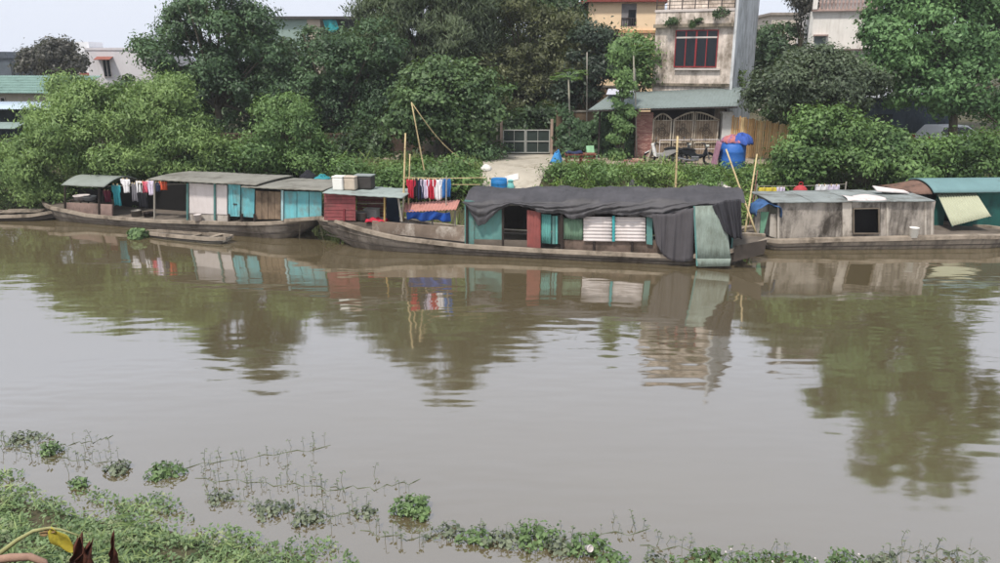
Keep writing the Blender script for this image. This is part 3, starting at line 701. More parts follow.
for x, y0, y1 in ((154.5, 180, 220), (146, 181, 217)): post(B1, b1, x, y0, y1, .12 if x > 150 else 2.3, .04, M_STEEL)
for x, w_, h_ in ((229, 2, 6), (242, 2, 6), (254.5, 2, 6)): post(B1, b1, x, 214, 222, .1, .05, M_DARK, 'bracket')
def on_frame(fr, x, y, t):
    a, z = fr.pix(x, y, t); return fr.w(a, t, z)

# clothes ------------------------------------------------------------
def garment(name, label, cat, p, w, h, m, group, kind='shirt', rz=0.0, ph=0.0):
    """cloth hanging from its top edge at p; built with sleeves, neck and folds"""
    e = thing(name, label, cat, (p[0], p[1], p[2] - h), rz, group)
    def half(v):
        if kind == 'shirt': return .5 if v < .34 else (.36 - .06 * (v - .34) if v > .4 else .5 - (v - .34) / .06 * .14)
        if kind == 'trousers': return .4 + .05 * v
        return .46 + .04 * sin(6 * v)
    def fn(u, v):
        hwid = half(v) * w; x = (u - .5) * 2 * hwid
        z = h - v * h; 
        if kind == 'shirt': z -= .07 * h * max(0, 1 - abs(u - .5) * 6) * (1 - v) + .1 * h * abs(u - .5) * (1 - v) 
        if kind == 'trousers': x += (.05 * w if u > .5 else -.05 * w) * v
        z -= .03 * h * sin(u * 7 + ph) * v
        return (x, .035 * sin(u * 15 + ph + v * 2) * (.4 + v) + .02 * sin(u * 31 + ph), z)
    MB().grid(fn, 22, 10).build('cloth', m, e, True, .012)
    for s in (-.22, .22): MB().box(s * w - .012, s * w + .012, -.03, .03, h - .05, h + .03).build('peg', M_BAM, e)
    return e
cl = lambda n, c: mat('cloth_' + n, c, .9, .18, 5)
CLOTH = dict(red=cl('red', (176, 40, 60)), navy=cl('navy', (40, 48, 76)), black=cl('black', (32, 32, 38)), lilac=cl('lilac', (206, 196, 214)), pink=cl('pink', (214, 96, 116)),
             white=cl('white', (220, 218, 220)), blue=cl('blue', (48, 104, 164)), teal=cl('teal', (50, 136, 146)), maroon=cl('maroon', (108, 34, 56)), orange=cl('orange', (206, 92, 62)), grey=cl('grey', (112, 110, 116)), yellow=cl('yellow', (206, 186, 70)))
G1 = 'laundry on the left houseboat'
for x, y, w_, h_, c, kd, lab, cat in [
    (106.5, 190, .42, .55, 'maroon', 'cloth', 'dark red cloth hanging beside the teal robe', 'cloth'),
    (115.5, 184, .5, .95, 'teal', 'shirt', 'long teal robe hanging by the bow canopy', 'robe'),
    (125, 178.5, .5, .62, 'white', 'shirt', 'white shirt hanging between the teal robe and dark trousers', 'shirt'),
    (133.5, 183, .3, .8, 'grey', 'trousers', 'grey trousers hanging on left houseboat line', 'trousers'),
    (138.5, 181, .36, .5, 'white', 'cloth', 'small white cloth left of the pink shirt', 'cloth'),
    (141, 183, .42, 1.1, 'black', 'trousers', 'black trousers, longest garment on the left houseboat', 'trousers'),
    (144.5, 181, .36, .5, 'pink', 'shirt', 'pink shirt hanging on left houseboat line', 'shirt'),
    (150, 180, .5, .65, 'lilac', 'shirt', 'pale shirt hanging right beside the steel roof pole', 'shirt'),
    (157.5, 182, .3, .4, 'navy', 'shirt', 'small navy shirt just right of the steel roof pole', 'shirt'),
    (163, 181.5, .42, .36, 'orange', 'cloth', 'orange-red cloth hanging under the roof edge', 'cloth')]:
    p = on_frame(B1, x, y, .6 if c != 'maroon' else .9); garment({'robe': 'robe', 'cloth': 'hanging_cloth'}.get(cat, cat), lab, cat, p, w_, h_, CLOTH[c], G1, kd, B1.a, x)
p0 = on_frame(B1, 104, 186, .6); p1 = on_frame(B1, 188, 183.5, .6); pm = (p0 + p1) / 2 + (0, 0, -.02)
ln = thing('clothes_line', 'thin line carrying laundry on the left houseboat', 'clothes line', p0)
MB().tube([(0, 0, 0), pm - p0, p1 - p0], .012, 5).build('rope', M_STEEL, ln)
# things on the boat
def basin(name, label, cat, p, r, h, m, rim=True, flare=1.15, group=None, lid=None):
    e = thing(name, label, cat, p, 0, group)
    MB().lathe([(r * .1, 0), (r, 0), (r * flare, h), (r * flare * 1.06, h), (r * flare * 1.06, h + .025), (r * flare * .95, h + .025), (r * .92, .03), (.01, .03)], (0, 0, 0), 24).build('body', m, e, True)
    if lid: MB().lathe([(r * flare * .94, h * .8), (r * flare * .94, h * .82), (.01, h * .84)], (0, 0, 0), 24).build('contents', lid, e)
    return e
tb = thing('low_table', 'low dark table holding the white basin on left houseboat', 'table', on_frame(B1, 85, 206, 1.0) * (1, 1, 0) + (0, 0, .42), B1.a)
zt = on_frame(B1, 85, 199.5, 1.0)[2] - .42
MB().box(-.6, .6, -.35, .35, zt - .04, zt).build('table_top', M_DARK, tb)
for sx in (-.55, .5):
    for sy in (-.3, .25): MB().box(sx, sx + .05, sy, sy + .05, 0, zt - .041).build('leg', M_DARK, tb)
basin('wash_basin', 'white enamel basin on low table below the bow canopy', 'basin', on_frame(B1, 82, 199.4, 1.0), .3, .17, M_WHITE)
basin('wash_basin', 'pale grey basin right beside the white enamel basin', 'basin', on_frame(B1, 90, 199.8, 1.0), .24, .15, mat('grey_plastic', (176, 176, 176), .6))
basin('cooking_pot', 'grey metal pot on the deck below the laundry', 'pot', on_frame(B1, 137, 216.5, .7), .22, .26, mat('pot_metal', (120, 116, 110), .45, .2, 4, metal=.4), flare=1.0)
basin('cooking_pot', 'smaller dark pot on deck near steel roof pole', 'pot', on_frame(B1, 149, 217, .8), .2, .2, M_DARK, flare=1.05)
basin('bucket', 'white plastic bucket standing before the white cabin panels', 'bucket', on_frame(B1, 198, 220.5, -.0) + (0, 0, .0), .13, .24, M_WHITE)

# ---- middle boat
pA = on(400, 253, 0); pB = on(680, 266, 0)
B2 = Fr((pA[0], pA[1], 0), math.atan2(pB[1] - pA[1], pB[0] - pA[0]))
b2 = tfr('houseboat', 'largest houseboat, wooden hull with tarp-covered cabin and red slatted bow hut', 'boat', B2)
hull(B2, b2, [(314, 216), (330, 223), (352, 228), (400, 238), (465, 245.5), (540, 250), (650, 255), (700, 255.5), (735, 251), (768, 239)], 3.1, .2, .13, M_HULL, keel=-.35, end_l=.1, end_r=.25, gw=.16)
# inner bulwark forward
board(B2, b2, [(372, 232), (467, 242), (467, 228.5), (372, 221)], .45, mat('peeling_bulwark', (124, 110, 98), .92, .3, 1.6, (190, 182, 172), .42), 'bulwark', .1)
board(B2, b2, [(328, 224), (372, 232), (372, 224), (328, 219)], .55, M_DECK, 'bow_coaming', .1)
board(B2, b2, [(326, 221), (400, 226), (400, 221), (326, 217)], 2.5, M_DECK, 'rear_coaming', .1)
# red hut
ht_ = 0.5
n = 8
for i in range(n):
    y0 = 193 + i * 3.42; k = .92
    board(B2, b2, [(324 - .0, y0 + 3.1), (355.5, y0 + 3.3 + i * .05), (355.5, y0 + .1 + i * .05), (324, y0)], ht_ + .012 * (i % 2), M_RED, 'red_board', .03)
board(B2, b2, [(324.5, 219), (355, 220), (355, 193), (324.5, 193)], ht_ + .05, M_DARK, 'hut_wall', .03)
board(B2, b2, [(343, 221), (345, 221), (345, 209), (343, 209)], ht_ - .03, mat('dark_red_post', (112, 44, 48), .85), 'hut_post', .025)
roof(B2, b2, 322.5, 193, 402, 198, ht_ - .22, 2.3, mat('hut_sheet', (140, 150, 146), .8, .2, 1.4, (96, 98, 92), .45), .03, .04, waves=8, name='hut_roof')
for i in range(7): board(B2, b2, [(357, 198 + i * 3), (386, 199 + i * 3), (386, 196.4 + i * 3), (357, 195.4 + i * 3)], 2.3, M_RED, 'red_board', .03)
board(B2, b2, [(386.5, 222), (399, 222.5), (399, 197), (386.5, 196)], 2.25, mat('navy_board', (44, 62, 84), .85), 'blue_board', .04)
post(B2, b2, 384.5, 196, 221, .6, .035, mat('yellow_post', (176, 150, 96), .85), 'post'); post(B2, b2, 398, 196, 221.5, .5, .04, M_STEEL, 'post', 402); post(B2, b2, 404, 196, 221, .6, .035, M_STEEL, 'post', 401)
post(B2, b2, 357, 203, 203.5, 1.2, .02, M_STEEL, 'rail', 384)
# cabin: posts, panels, door
CT = .28
board(B2, b2, [(464.5, 244), (474, 245), (474, 201), (464.5, 200)], CT, M_TEAL, 'corner_panel', .05)
board(B2, b2, [(474.5, 240), (502, 241.5), (502, 208), (474.5, 206)], CT + .06, M_TEAL, 'teal_panel')
post(B2, b2, 467, 203, 245, CT - .05, .05, M_DARK); post(B2, b2, 503, 206, 247, CT, .05, M_DARK)
board(B2, b2, [(474, 245), (527, 248), (527, 240.5), (474, 239.5)], CT - .02, M_DECK, 'coaming', .06)
dr = board(B2, b2, [(527, 247), (540.5, 248.5), (540.5, 212), (527, 210)], CT - .06, mat('rust_red_door', (140, 78, 74), .85, .2, 3, (96, 70, 66), .4, .4), 'door', .04)
for x in (529.5, 532.5, 535.5, 538.5): 
    a, z0 = B2.pix(x, 246.5, CT - .08); z1 = B2.pix(x, 212, CT - .08)[1]; MB().box(a - .015, a + .015, CT - .075, CT - .062, z0, z1).build('batten', MATS['rust_red_door'], dr)
corr(B2, b2, [(541.5, 214), (551, 214.5), (551, 244), (541.5, 243)], CT + .03, M_TURQ if False else mat('teal_sheet', (92, 154, 148), .7, .15, 2, (70, 100, 96), .3), 4, 0, .014)
for i in range(3): board(B2, b2, [(552.2 + i * 3, 244), (554.6 + i * 3, 244), (554.6 + i * 3, 216), (552.2 + i * 3, 216)], CT + .02, [M_TEAL, MATS['teal_sheet'], M_DARK][i], 'wall_slat', .03)
post(B2, b2, 562, 212, 250, CT - .04, .055, M_DARK)
corr(B2, b2, [(563.5, 218), (582.5, 219), (582.5, 240), (563.5, 239)], CT + .05, mat('green_wall_sheet', (104, 132, 110), .8, .15, 2, (84, 92, 78), .4, .4), 7, 0, .012)
for i, (x0, x1) in enumerate(((583.5, 612), (615, 645.5))):
    corr(B2, b2, [(x0, 216.6 + i * .4), (x1, 217 + i * .3), (x1, 241.5), (x0, 241)], CT, M_WHITE, 7, 1, .016, 'white_corrugated_panel')
board(B2, b2, [(612.2, 241.5), (614.8, 241.5), (614.8, 216), (612.2, 216)], CT - .05, mat('teal_strip', (60, 152, 156), .75), 'teal_strip', .03)
board(B2, b2, [(563, 250.5), (700, 254.5), (700, 241), (563, 239.5)], CT + .08, mat('brick_red_coaming', (112, 96, 86), .92, .3, 3, (70, 60, 52), .6), 'coaming', .06)
board(B2, b2, [(646.5, 244), (652.5, 245), (652.5, 214), (646.5, 214)], CT - .01, M_TEAL, 'corner_panel', .04)
for x in (594, 632, 690): post(B2, b2, x, 210, 252, CT + .06, .05, M_DARK)
s0 = B2.pix(465, 210, CT)[0]; s1 = B2.pix(736, 210, CT)[0]; zr = B2.pix(600, 208, CT)[1]
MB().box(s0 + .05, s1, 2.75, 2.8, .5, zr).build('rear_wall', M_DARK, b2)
MB().box(s1 - .05, s1, CT + .1, 2.74, .5, zr).build('end_wall', M_TEAL, b2)
zr0, zr1 = B2.pix(466, 205, CT)[1], B2.pix(735, 205, CT)[1]
def roof_top(u, v): return (s0 + (s1 - s0) * u, CT + (2.8 - CT) * v, zr0 + (zr1 - zr0) * u + .22 * sin(pi * v) ** .8)
MB().grid(roof_top, 20, 8).build('roof', M_FIB, b2, True, .04)
post(B2, b2, 466, 225, 226, 2.0, .03, M_STEEL, 'stay', 480)
# stern timbers
board(B2, b2, [(733, 262), (764, 254), (767, 240), (735, 246)], -.02, M_HULLD, 'stern_plank', .06)

# tarpaulin over the cabin roof
hem = np.array([(464, 203), (470, 214), (478, 226), (485, 224), (492, 216), (500, 210), (510, 205), (520, 205), (532, 210), (545, 213), (560, 214), (572, 219), (585, 217), (600, 214), (618, 214.5), (635, 217), (650, 217), (662, 220), (680, 214), (695, 207), (712, 206), (728, 204), (741, 203)])
te = thing('tarpaulin', 'dark grey tarpaulin draped over the whole middle cabin roof', 'tarpaulin', B2.w((s0 + s1) / 2, 1.4, zr), B2.a)
M_TARP = mat('charcoal_tarp', (64, 62, 65), .6, .42, 1.3, None, 0, 0, .4, .2)
tc_ = (s0 + s1) / 2
hz = [B2.pix(x, y, CT - .22) for x, y in hem]; hs = np.array([q[0] for q in hz]); hzz = np.array([q[1] for q in hz])
def tarp(u, v):
    s = hs[0] - .05 + (hs[-1] - hs[0] + .2) * u; zrf = zr0 + (zr1 - zr0) * u + .13
    zh = float(np.interp(s, hs, hzz))
    fold = .05 * sin(s * 5.2 + 7 * v + 1.3 * sin(s * 1.3)) + .03 * sin(s * 11 - 9 * v) + .02 * sin(s * 23 + 4 * v)
    if v < .55:                       # over the top, from the back
        k = v / .55; t = 2.95 + (CT - .06 - 2.95) * k; z = zrf + .24 * max(0, sin(pi * min(1, k * .96 + .02))) ** .8 + .35 * fold - (.0 if k > .06 else .3)
        z += .05 * sin(s * 2.3 + k * 5) + .035 * (1 - abs(sin(s * 1.1 + k * 4.5 + .6 * sin(s * .9)))) ** 3 + .03 * (1 - abs(sin(s * .7 - k * 7))) ** 4
    else:                             # hanging edge
        k = (v - .55) / .45; t = CT - .07 - .12 * min(1, k * 2.5) + .9 * fold * k; z = (zrf + .03 + .25 * fold) * (1 - k) + (zh + .3 * fold * k) * k
        sw = .07 * sin(9 * k + s * 1.7 + 2.2 * sin(s * .8)) * sin(pi * k); t -= abs(sw) * 1.3
    return (s - tc_, t - 1.4, z - zr)
MB().grid(tarp, 220, 44).build('sheet', M_TARP, te, True, .012)
# grey cloth hanging, green sheet, black drape
def hang(name, label, px_top, px_bot, t, m, cat='cloth', fold=.05, nf=6):
    """cloth between a top pixel polyline and a bottom pixel polyline on plane t of the middle boat"""
    T = [B2.pix(x, y, t) for x, y in px_top]; Bm = [B2.pix(x, y, t) for x, y in px_bot]
    def pl(p, u):
        k = u * (len(p) - 1); i = min(int(k), len(p) - 2); f = k - i; return np.array(p[i]) * (1 - f) + np.array(p[i + 1]) * f
    c = pl(Bm, .5); e = thing(name, label, cat, B2.w(c[0], t, c[1]), B2.a)
    def fn(u, v):
        p = pl(T, u) * (1 - v) + pl(Bm, u) * v - c
        return (p[0], fold * sin(u * nf * pi + v * 1.5) * (.3 + v) + fold * .4 * sin(u * nf * 2.7 * pi + 1) - .06 * v, p[1])
    MB().grid(fn, 40, 16).build('sheet', m, e, True, .012); return e
hang('hanging_tarp', 'grey cloth hanging from the cabin edge down to the waterline', [(652, 214), (672, 214), (695, 207)], [(656, 243), (664, 256), (676, 262), (693, 260)], -.06, mat('grey_tarp', (74, 71, 74), .8, .16, 2), 'cloth')
gs = thing('corrugated_sheet', 'pale green corrugated metal sheet leaning on the cabin stern corner', 'metal sheet', B2.w(*(lambda q: (q[0], -.42, q[1]))(B2.pix(713, 267, -.42))), B2.a)
gc = np.array((B2.pix(713, 267, -.42)[0], -.42, B2.pix(713, 267, -.42)[1]))
def lp(x, y, t): a, z = B2.pix(x, y, t); return np.array((a, t, z)) - gc
MB().grid(sheetfn(lp(696, 259, -.22), lp(731, 259, -.22), lp(724, 205, -.02), lp(694.5, 206, -.02), .009, 13), 54, 4).build('upper_sheet', mat('pale_green_metal', (132, 144, 136), .75, .25, 1.8, (92, 98, 88), .6, .9), gs, True, .012)
MB().grid(sheetfn(lp(698, 267, -.2), lp(730, 266, -.2), lp(731, 258.5, -.24), lp(696, 258.5, -.24), .009, 12), 40, 2).build('lower_sheet', MATS['pale_green_metal'], gs, True, .012)
MB().tube([lp(694, 206, -.03), lp(697, 266, -.24)], .03, 6).build('edge_batten', M_TEAL, gs)
hang('black_drape', 'black tarpaulin hanging over the stern end of the cabin', [(712, 205), (726, 200), (741, 199)], [(722, 229), (733, 238), (741.5, 238)], -.1, mat('black_tarp', (48, 47, 52), .6, .2, 2), 'tarpaulin', .07, 5)

# roof and deck objects on the middle boat
def rbox(name, label, cat, p, sx, sy, sz, m, rz=0, lidm=None, group=None):
    e = thing(name, label, cat, p, rz, group)
    MB().box(-sx / 2, sx / 2, -sy / 2, sy / 2, 0, sz).build('body', m, e, bevel=min(sx, sz) * .12)
    MB().box(-sx * .52, sx * .52, -sy * .52, sy * .52, sz + .002, sz + .05).build('lid', lidm or m, e, bevel=.01)
    return e
zhut = B2.pix(340, 194, ht_ - .1)[1] + .05
def hutp(x, t): a, _ = B2.pix(x, 189, t); return B2.w(a, t, zhut + .01)
rbox('water_canister', 'white plastic water canister on the red hut roof', 'canister', hutp(339.5, 1.0), .42, .4, .5, mat('white_plastic', (222, 220, 214), .5, .06), B2.a)
rbox('storage_box', 'beige box between white canister and dark crate on hut roof', 'box', hutp(351, 1.15), .5, .45, .48, mat('beige_plastic', (186, 172, 156), .7, .12), B2.a)
rbox('dark_crate', 'dark crate with pale lid on the hut roof', 'crate', hutp(365, 1.5), .72, .5, .5, mat('dark_crate', (62, 58, 56), .85, .2, 3), B2.a, M_CEMR)
rc = thing('red_cloth', 'crumpled red cloth on the floor of open bow kitchen', 'cloth', on_frame(B2, 377, 221.5, .7), B2.a)
MB().grid(lambda u, v: ((u - .5) * .8, (v - .5) * .5, .1 + .09 * sin(u * 9 + v * 4) * sin(v * 7 + u) - .1 * (abs(u - .5) + abs(v - .5))), 16, 10).build('sheet', CLOTH['red'], rc, True, .015)
basin('stove_pot', 'grey pot standing in open kitchen of the red hut', 'pot', on_frame(B2, 362, 220, 1.0), .2, .3, mat('pot_metal2', (150, 146, 142), .45, .2, 4, metal=.4), flare=1.05)
rbox('kitchen_box', 'pale storage box inside open kitchen of the red hut', 'box', on_frame(B2, 372, 219, 1.6), .55, .4, .38, mat('pale_box', (176, 172, 168), .8), B2.a)
# salmon roof panel and blue tarp forward of the cabin
sp_ = thing('salmon_panel', 'tilted salmon-pink corrugated roof panel below the drying laundry', 'roof panel', on_frame(B2, 433, 212, .8), B2.a)
c0 = np.array((B2.pix(433, 212, .8)[0], .8, B2.pix(433, 212, .8)[1]))
def lp2(x, y, t): a, z = B2.pix(x, y, t); return np.array((a, t, z)) - c0
MB().grid(sheetfn(lp2(404, 212, .7), lp2(456, 209.5, .7), lp2(460, 200, 1.5), lp2(405, 203, 1.5), .02, 16), 100, 4).build('sheet', mat('salmon_sheet', (172, 122, 112), .8, .15, 2, (150, 100, 88), .35), sp_, True, .02)
for x in (408, 432, 455): a = lp2(x, 209, 1.0); MB().tube([(a[0], a[1], -.55), tuple(a)], .035, 6).build('post', M_STEEL, sp_)
bt = thing('blue_tarpaulin', 'bright blue tarpaulin bundled beneath the salmon roof panel', 'tarpaulin', on_frame(B2, 428, 221, .75), B2.a)
MB().grid(lambda u, v: ((u - .5) * 1.75, .12 * v + .04 * sin(u * 25 + v * 3) + .03 * sin(u * 11), .36 * (1 - v) + .04 * sin(u * 13 + v * 6)), 50, 12).build('sheet', mat('blue_tarp', (34, 82, 168), .6, .2, 3), bt, True, .012)
# laundry on the middle boat
G2 = 'laundry above the salmon panel'
p0 = on_frame(B2, 405, 177.5, 1.2); p1 = on_frame(B2, 486, 177.5, 1.2)
ln = thing('clothes_line', 'clothes line strung between bamboo poles on the middle boat', 'clothes line', p0)
MB().tube([(0, 0, 0), (p1 - p0) / 2 - (0, 0, .03), p1 - p0], .014, 5).build('rope', M_BAM, ln)
p0b = on_frame(B2, 405, 184.5, 1.3); MB().tube([p0b - p0, on_frame(B2, 480, 184.5, 1.3) - p0], .012, 5).build('lower_rope', M_BAM, ln)
for x, w_, h_, c, kd, lab in [(411, .38, .75, 'red', 'shirt', 'dark red shirt at the left end of laundry above salmon panel'), (416.5, .3, .75, 'black', 'trousers', 'black trousers next to the leftmost red shirt above salmon panel'),
    (420.5, .3, .8, 'navy', 'trousers', 'navy trousers left of the lilac shirt'), (425.5, .38, .75, 'lilac', 'shirt', 'lilac shirt hanging left of the bright red shirt'), (431.5, .38, .78, 'pink', 'shirt', 'bright red-pink shirt in the middle of the middle-boat laundry'),
    (438, .42, .82, 'white', 'shirt', 'white shirt beside blue towel above salmon panel'), (445.5, .42, .72, 'blue', 'cloth', 'blue towel at the right end of the middle-boat laundry')]:
    p = on_frame(B2, x, 178.5, 1.2); garment('towel' if kd == 'cloth' else kd.replace('trousers', 'trousers'), lab, 'towel' if kd == 'cloth' else kd, p, w_, h_, CLOTH['red'] if lab.startswith('bright red') else CLOTH[c], G2, kd, B2.a, x)
def pole(label, p0, p1, r0, r1=None, m=M_BAM, cat='pole', name='bamboo_pole', bend=0):
    p0, p1 = np.array(p0), np.array(p1); e = thing(name, label, cat, p0); d = p1 - p0
    pts = [d * k / 6 + np.array((0, 0, -bend * sin(pi * k / 6))) for k in range(7)]
    rs = [r0 + ((r1 or r0) - r0) * k / 6 for k in range(7)]
    MB().tube(pts, rs, 7).build('shaft', m, e, True)
    nm = MB()
    for k in range(1, 6): nm.tube([pts[k] - d / np.linalg.norm(d) * .015, pts[k] + d / np.linalg.norm(d) * .015], rs[k] * 1.25, 7)
    nm.build('nodes', m, e, True); return e
pole('tall bamboo pole at the left end of the middle-boat laundry', on_frame(B2, 403, 221, 1.2), on_frame(B2, 405.5, 133, 1.2), .045, .03)
pole('shorter bamboo pole right beside the tall laundry pole', on_frame(B2, 408, 221, 1.3), on_frame(B2, 410, 154, 1.3), .03, .022)
pole('thin grey pole holding the right end of the middle-boat laundry line', on_frame(B2, 446, 221, 1.1), on_frame(B2, 446.5, 176, 1.1), .025, .02, M_STEEL)
pole('slim pole leaning up from the shrub behind the laundry', (at(431, 160, 33.5)[0], 33.5, tz(at(431, 160, 33.5)[0], 33.5)), at(411.5, 102, 33.2), .035, .025)
pole('long curved rod running from slanting pole tip down to the ramp', at(471, 165.5, 35.5), at(412, 103, 33.25), .028, .02, bend=.35)
pole('upright pale pole rising from bank behind the middle cabin', (at(676.5, 190, 31.5)[0], 31.5, tz(at(676.5, 190, 31.5)[0], 31.5)), at(677.5, 136, 31.5), .05, .04)

# ---- right boat (stained cement cabin)
pA = on(785, 251, 0); pB = on(915, 249.8, 0)
B3 = Fr((pA[0], pA[1], 0), math.atan2(pB[1] - pA[1], pB[0] - pA[0]))
b3 = tfr('houseboat', 'cement houseboat with stained grey-white cabin and flat roof at right', 'boat', B3)
hull(B3, b3, [(752, 236.5), (780, 241), (830, 239.5), (900, 238), (940, 237), (980, 236), (1025, 232)], 2.8, .08, .22, mat('stained_cement_hull', (138, 128, 116), .93, .25, 1.2, (58, 52, 46), .6, .8), keel=-.35, end_l=.55, end_r=.15, gw=.3)
CB = .35
for pts in ([(777.5, 239), (842, 238), (842, 202), (777.5, 203)], [(880.5, 237.5), (934, 237), (934, 201.5), (880.5, 201.7)]):
    board(B3, b3, pts, CB, M_CEM, 'cement_panel', .08)
for x0, x1 in ((842.5, 852), (852.5, 880)):
    if x0 < 850: board(B3, b3, [(x0, 238), (x1, 238), (x1, 202), (x0, 202)], CB - .03, mat('pale_cement', (184, 176, 166), .93, .2, 1.5, (96, 88, 78), .55, .6), 'door_jamb', .1)
    else:
        board(B3, b3, [(x0, 208), (x1, 208), (x1, 202), (x0, 202)], CB, M_CEM, 'lintel', .08); board(B3, b3, [(x0, 238), (x1, 237.7), (x1, 233.5), (x0, 234)], CB, M_CEM, 'threshold', .08)
fr_ = MB(); q = pp(B3, [(853, 208), (879.5, 207.5), (879.5, 234), (853, 234)], CB - .03)

fq = [np.array(v) for v in q]; fi = [fq[0] + (.045, -.045), fq[1] + (-.045, -.045), fq[2] + (-.045, .045), fq[3] + (.045, .045)]
for k in range(4): fr_.prism([tuple(fq[k]), tuple(fq[(k + 1) % 4]), tuple(fi[(k + 1) % 4]), tuple(fi[k])], CB - .05, CB - .004)
fr_.build('door_frame', mat('weathered_frame', (112, 102, 90), .9), b3)
for x in (778.5, 887.5, 925.5, 932): board(B3, b3, [(x - 1, 238.5), (x + 1, 238.5), (x + 1, 202), (x - 1, 202)], CB - .025, MATS['pale_cement'], 'pilaster', .025)
s0 = B3.pix(777.5, 220, CB)[0]; s1 = B3.pix(934, 220, CB)[0]; zr = B3.pix(850, 202, CB)[1]
MB().box(s0, s0 + .08, CB + .081, 2.5, .35, zr - .002).build('end_wall', MATS['pale_cement'], b3); MB().box(s1 - .08, s1, CB + .081, 2.5, .35, zr - .002).build('end_wall', M_CEM, b3); MB().box(s0, s1, 2.5, 2.58, .35, zr - .002).build('rear_wall', M_DARK, b3)
MB().box(s0 + .09, s1 - .09, .9, .95, .3, zr - .05).build('interior_shade', M_INT, b3)  # near-black sheet close behind the doorway, darkness of the room painted on
for k, (x0, x1) in enumerate(((772, 812), (812.6, 851), (851.6, 893), (893.6, 935))):
    roof(B3, b3, x0, 202.5 - (x0 - 772) * .009, x1, 202.5 - (x1 - 772) * .009, CB - .15 - .02 * (k % 2), 2.65, M_CEMR, .03, .05, name='roof_sheet', dz=.02 * (k % 3))
rs_ = thing('roof_sheet', 'white plastic sheet lying over the cement roof edge above doorway', 'plastic sheet', on_frame(B3, 862, 199, CB + .3), B3.a)
MB().grid(lambda u, v: ((u - .5) * 1.5 + .2 * v, (v - .4) * 1.0, .06 + .03 * sin(u * 8 + v * 3) - (.07 if v < .1 else 0)), 20, 8).build('sheet', M_WHITE, rs_, True, .012)
pk = thing('white_plank', 'slanting white board resting on the right end of cement roof', 'board', on_frame(B3, 890, 195, 1.6), B3.a)
MB().slab([(-.65, -.2, .17), (.6, -.3, .1), (.65, .2, .13), (-.6, .3, .3)], .04).build('panel', M_WHITE, pk)
MB().slab([(-.2, .1, -.03), (1.0, .1, -.03), (1.0, .3, .02), (-.2, .3, .02)], .06).build('dark_board', M_DARK, pk)
basin('bucket', 'white bucket standing on the cement deck right of doorway', 'bucket', on_frame(B3, 913, 237.2, .05), .15, .36, mat('white_plastic', (222, 220, 214), .5), flare=1.12)
bt = thing('blue_cover', 'blue tarp bundled over stacked boards at left end of cement boat', 'tarpaulin', on_frame(B3, 764, 213, .7), B3.a)
MB().grid(lambda u, v: (.5 * cos(pi * (1 - u)) * (1 - .1 * v), (v - .5) * 1.1 + .03 * sin(u * 14), .48 * sin(pi * u) ** .7 - .05 + .04 * sin(u * 17 + v * 6)), 26, 10).build('sheet', mat('worn_blue_tarp', (56, 92, 138), .75, .25, 3, (40, 60, 92), .5), bt, True, .015)
def board_thing(label, pts, t, m, fr=B3, name='leaning_board', cat='board', th=.05):
    q = pp(fr, pts, t); e = thing(name, label, cat, fr.w(q[0][0], t, q[0][1]), fr.a)
    MB().prism([(a - q[0][0], z - q[0][1]) for a, z in q], 0, th).build('panel', m, e); return e
board_thing('green board leaning below the blue tarp at cement boat bow', [(760, 234), (763.5, 234), (769, 212), (761, 212)], .4, mat('green_board', (104, 148, 122), .8))
board_thing('narrow white board standing left of the green board', [(754.5, 233), (759, 234), (760, 212), (755.5, 212)], .45, M_CEM)
board_thing('pale cement slab standing right of the green board', [(769.5, 236), (776, 238), (776, 214), (770.5, 214)], .42, MATS['pale_cement'])
pole('bamboo pole slanting to left from the gap between boats', on_frame(B3, 756, 233, -.1), at(726, 149, 29.5), .04, .03)
pole('bamboo pole slanting to right, crossing the left-slanting one', on_frame(B3, 745, 232, .3), at(757, 154, 30.3), .04, .028)
pole('rusty thin pole behind the crossed bamboo poles', (at(752, 195, 31.5)[0], 31.5, tz(at(752, 195, 31.5)[0], 31.5)), at(757.5, 170, 31.6), .03, .02, mat('rust_pole', (140, 100, 90), .85))
# laundry behind the cement roof
p0 = at(757, 186, 31.7); p1 = at(846, 184, 31.7)
ln = thing('clothes_line', 'clothes line behind the flat cement roof', 'clothes line', p0)
MB().tube([(0, 0, 0), (p1 - p0) / 2 - (0, 0, .04), p1 - p0], .012, 5).build('rope', M_STEEL, ln)
for p in (p0, p1): zg = tz(p[0], p[1]); MB().tube([(p[0] - p0[0], p[1] - p0[1], zg - p0[2]), tuple(p - p0 + (0, 0, .1))], .03, 6).build('post', M_STEEL, ln)
G3 = 'laundry behind the cement roof'
for x, y, w_, h_, c, lab in [(768, 187.5, .75, .45, 'yellow', 'yellow cloth with orange tint drying behind cement boat roof'), (781, 187, .35, .5, 'lilac', 'small pale cloth hanging right of the yellow cloth'),
    (822, 184.5, .55, .55, 'white', 'white cloth hanging left of the other white one behind cement roof'), (834, 184.5, .5, .58, 'lilac', 'white towel at right end of line behind cement roof')]:
    garment('hanging_cloth', lab, 'cloth', at(x, y, 31.7), w_, h_, CLOTH[c], G3, 'cloth', 0, x)
rb = thing('red_bag', 'bulging red bag hanging behind the flat cement roof', 'bag', at(799.5, 197, 31.6))
MB().lathe([(.12, 0), (.26, .06), (.3, .2), (.26, .36), (.17, .45), (.05, .5)], (0, 0, 0), 14).build('body', mat('red_bag', (168, 58, 62), .7, .25, 6), rb, True); MB().ring((0, 0, .54), .08, .015).build('handle', CLOTH['red'], rb)
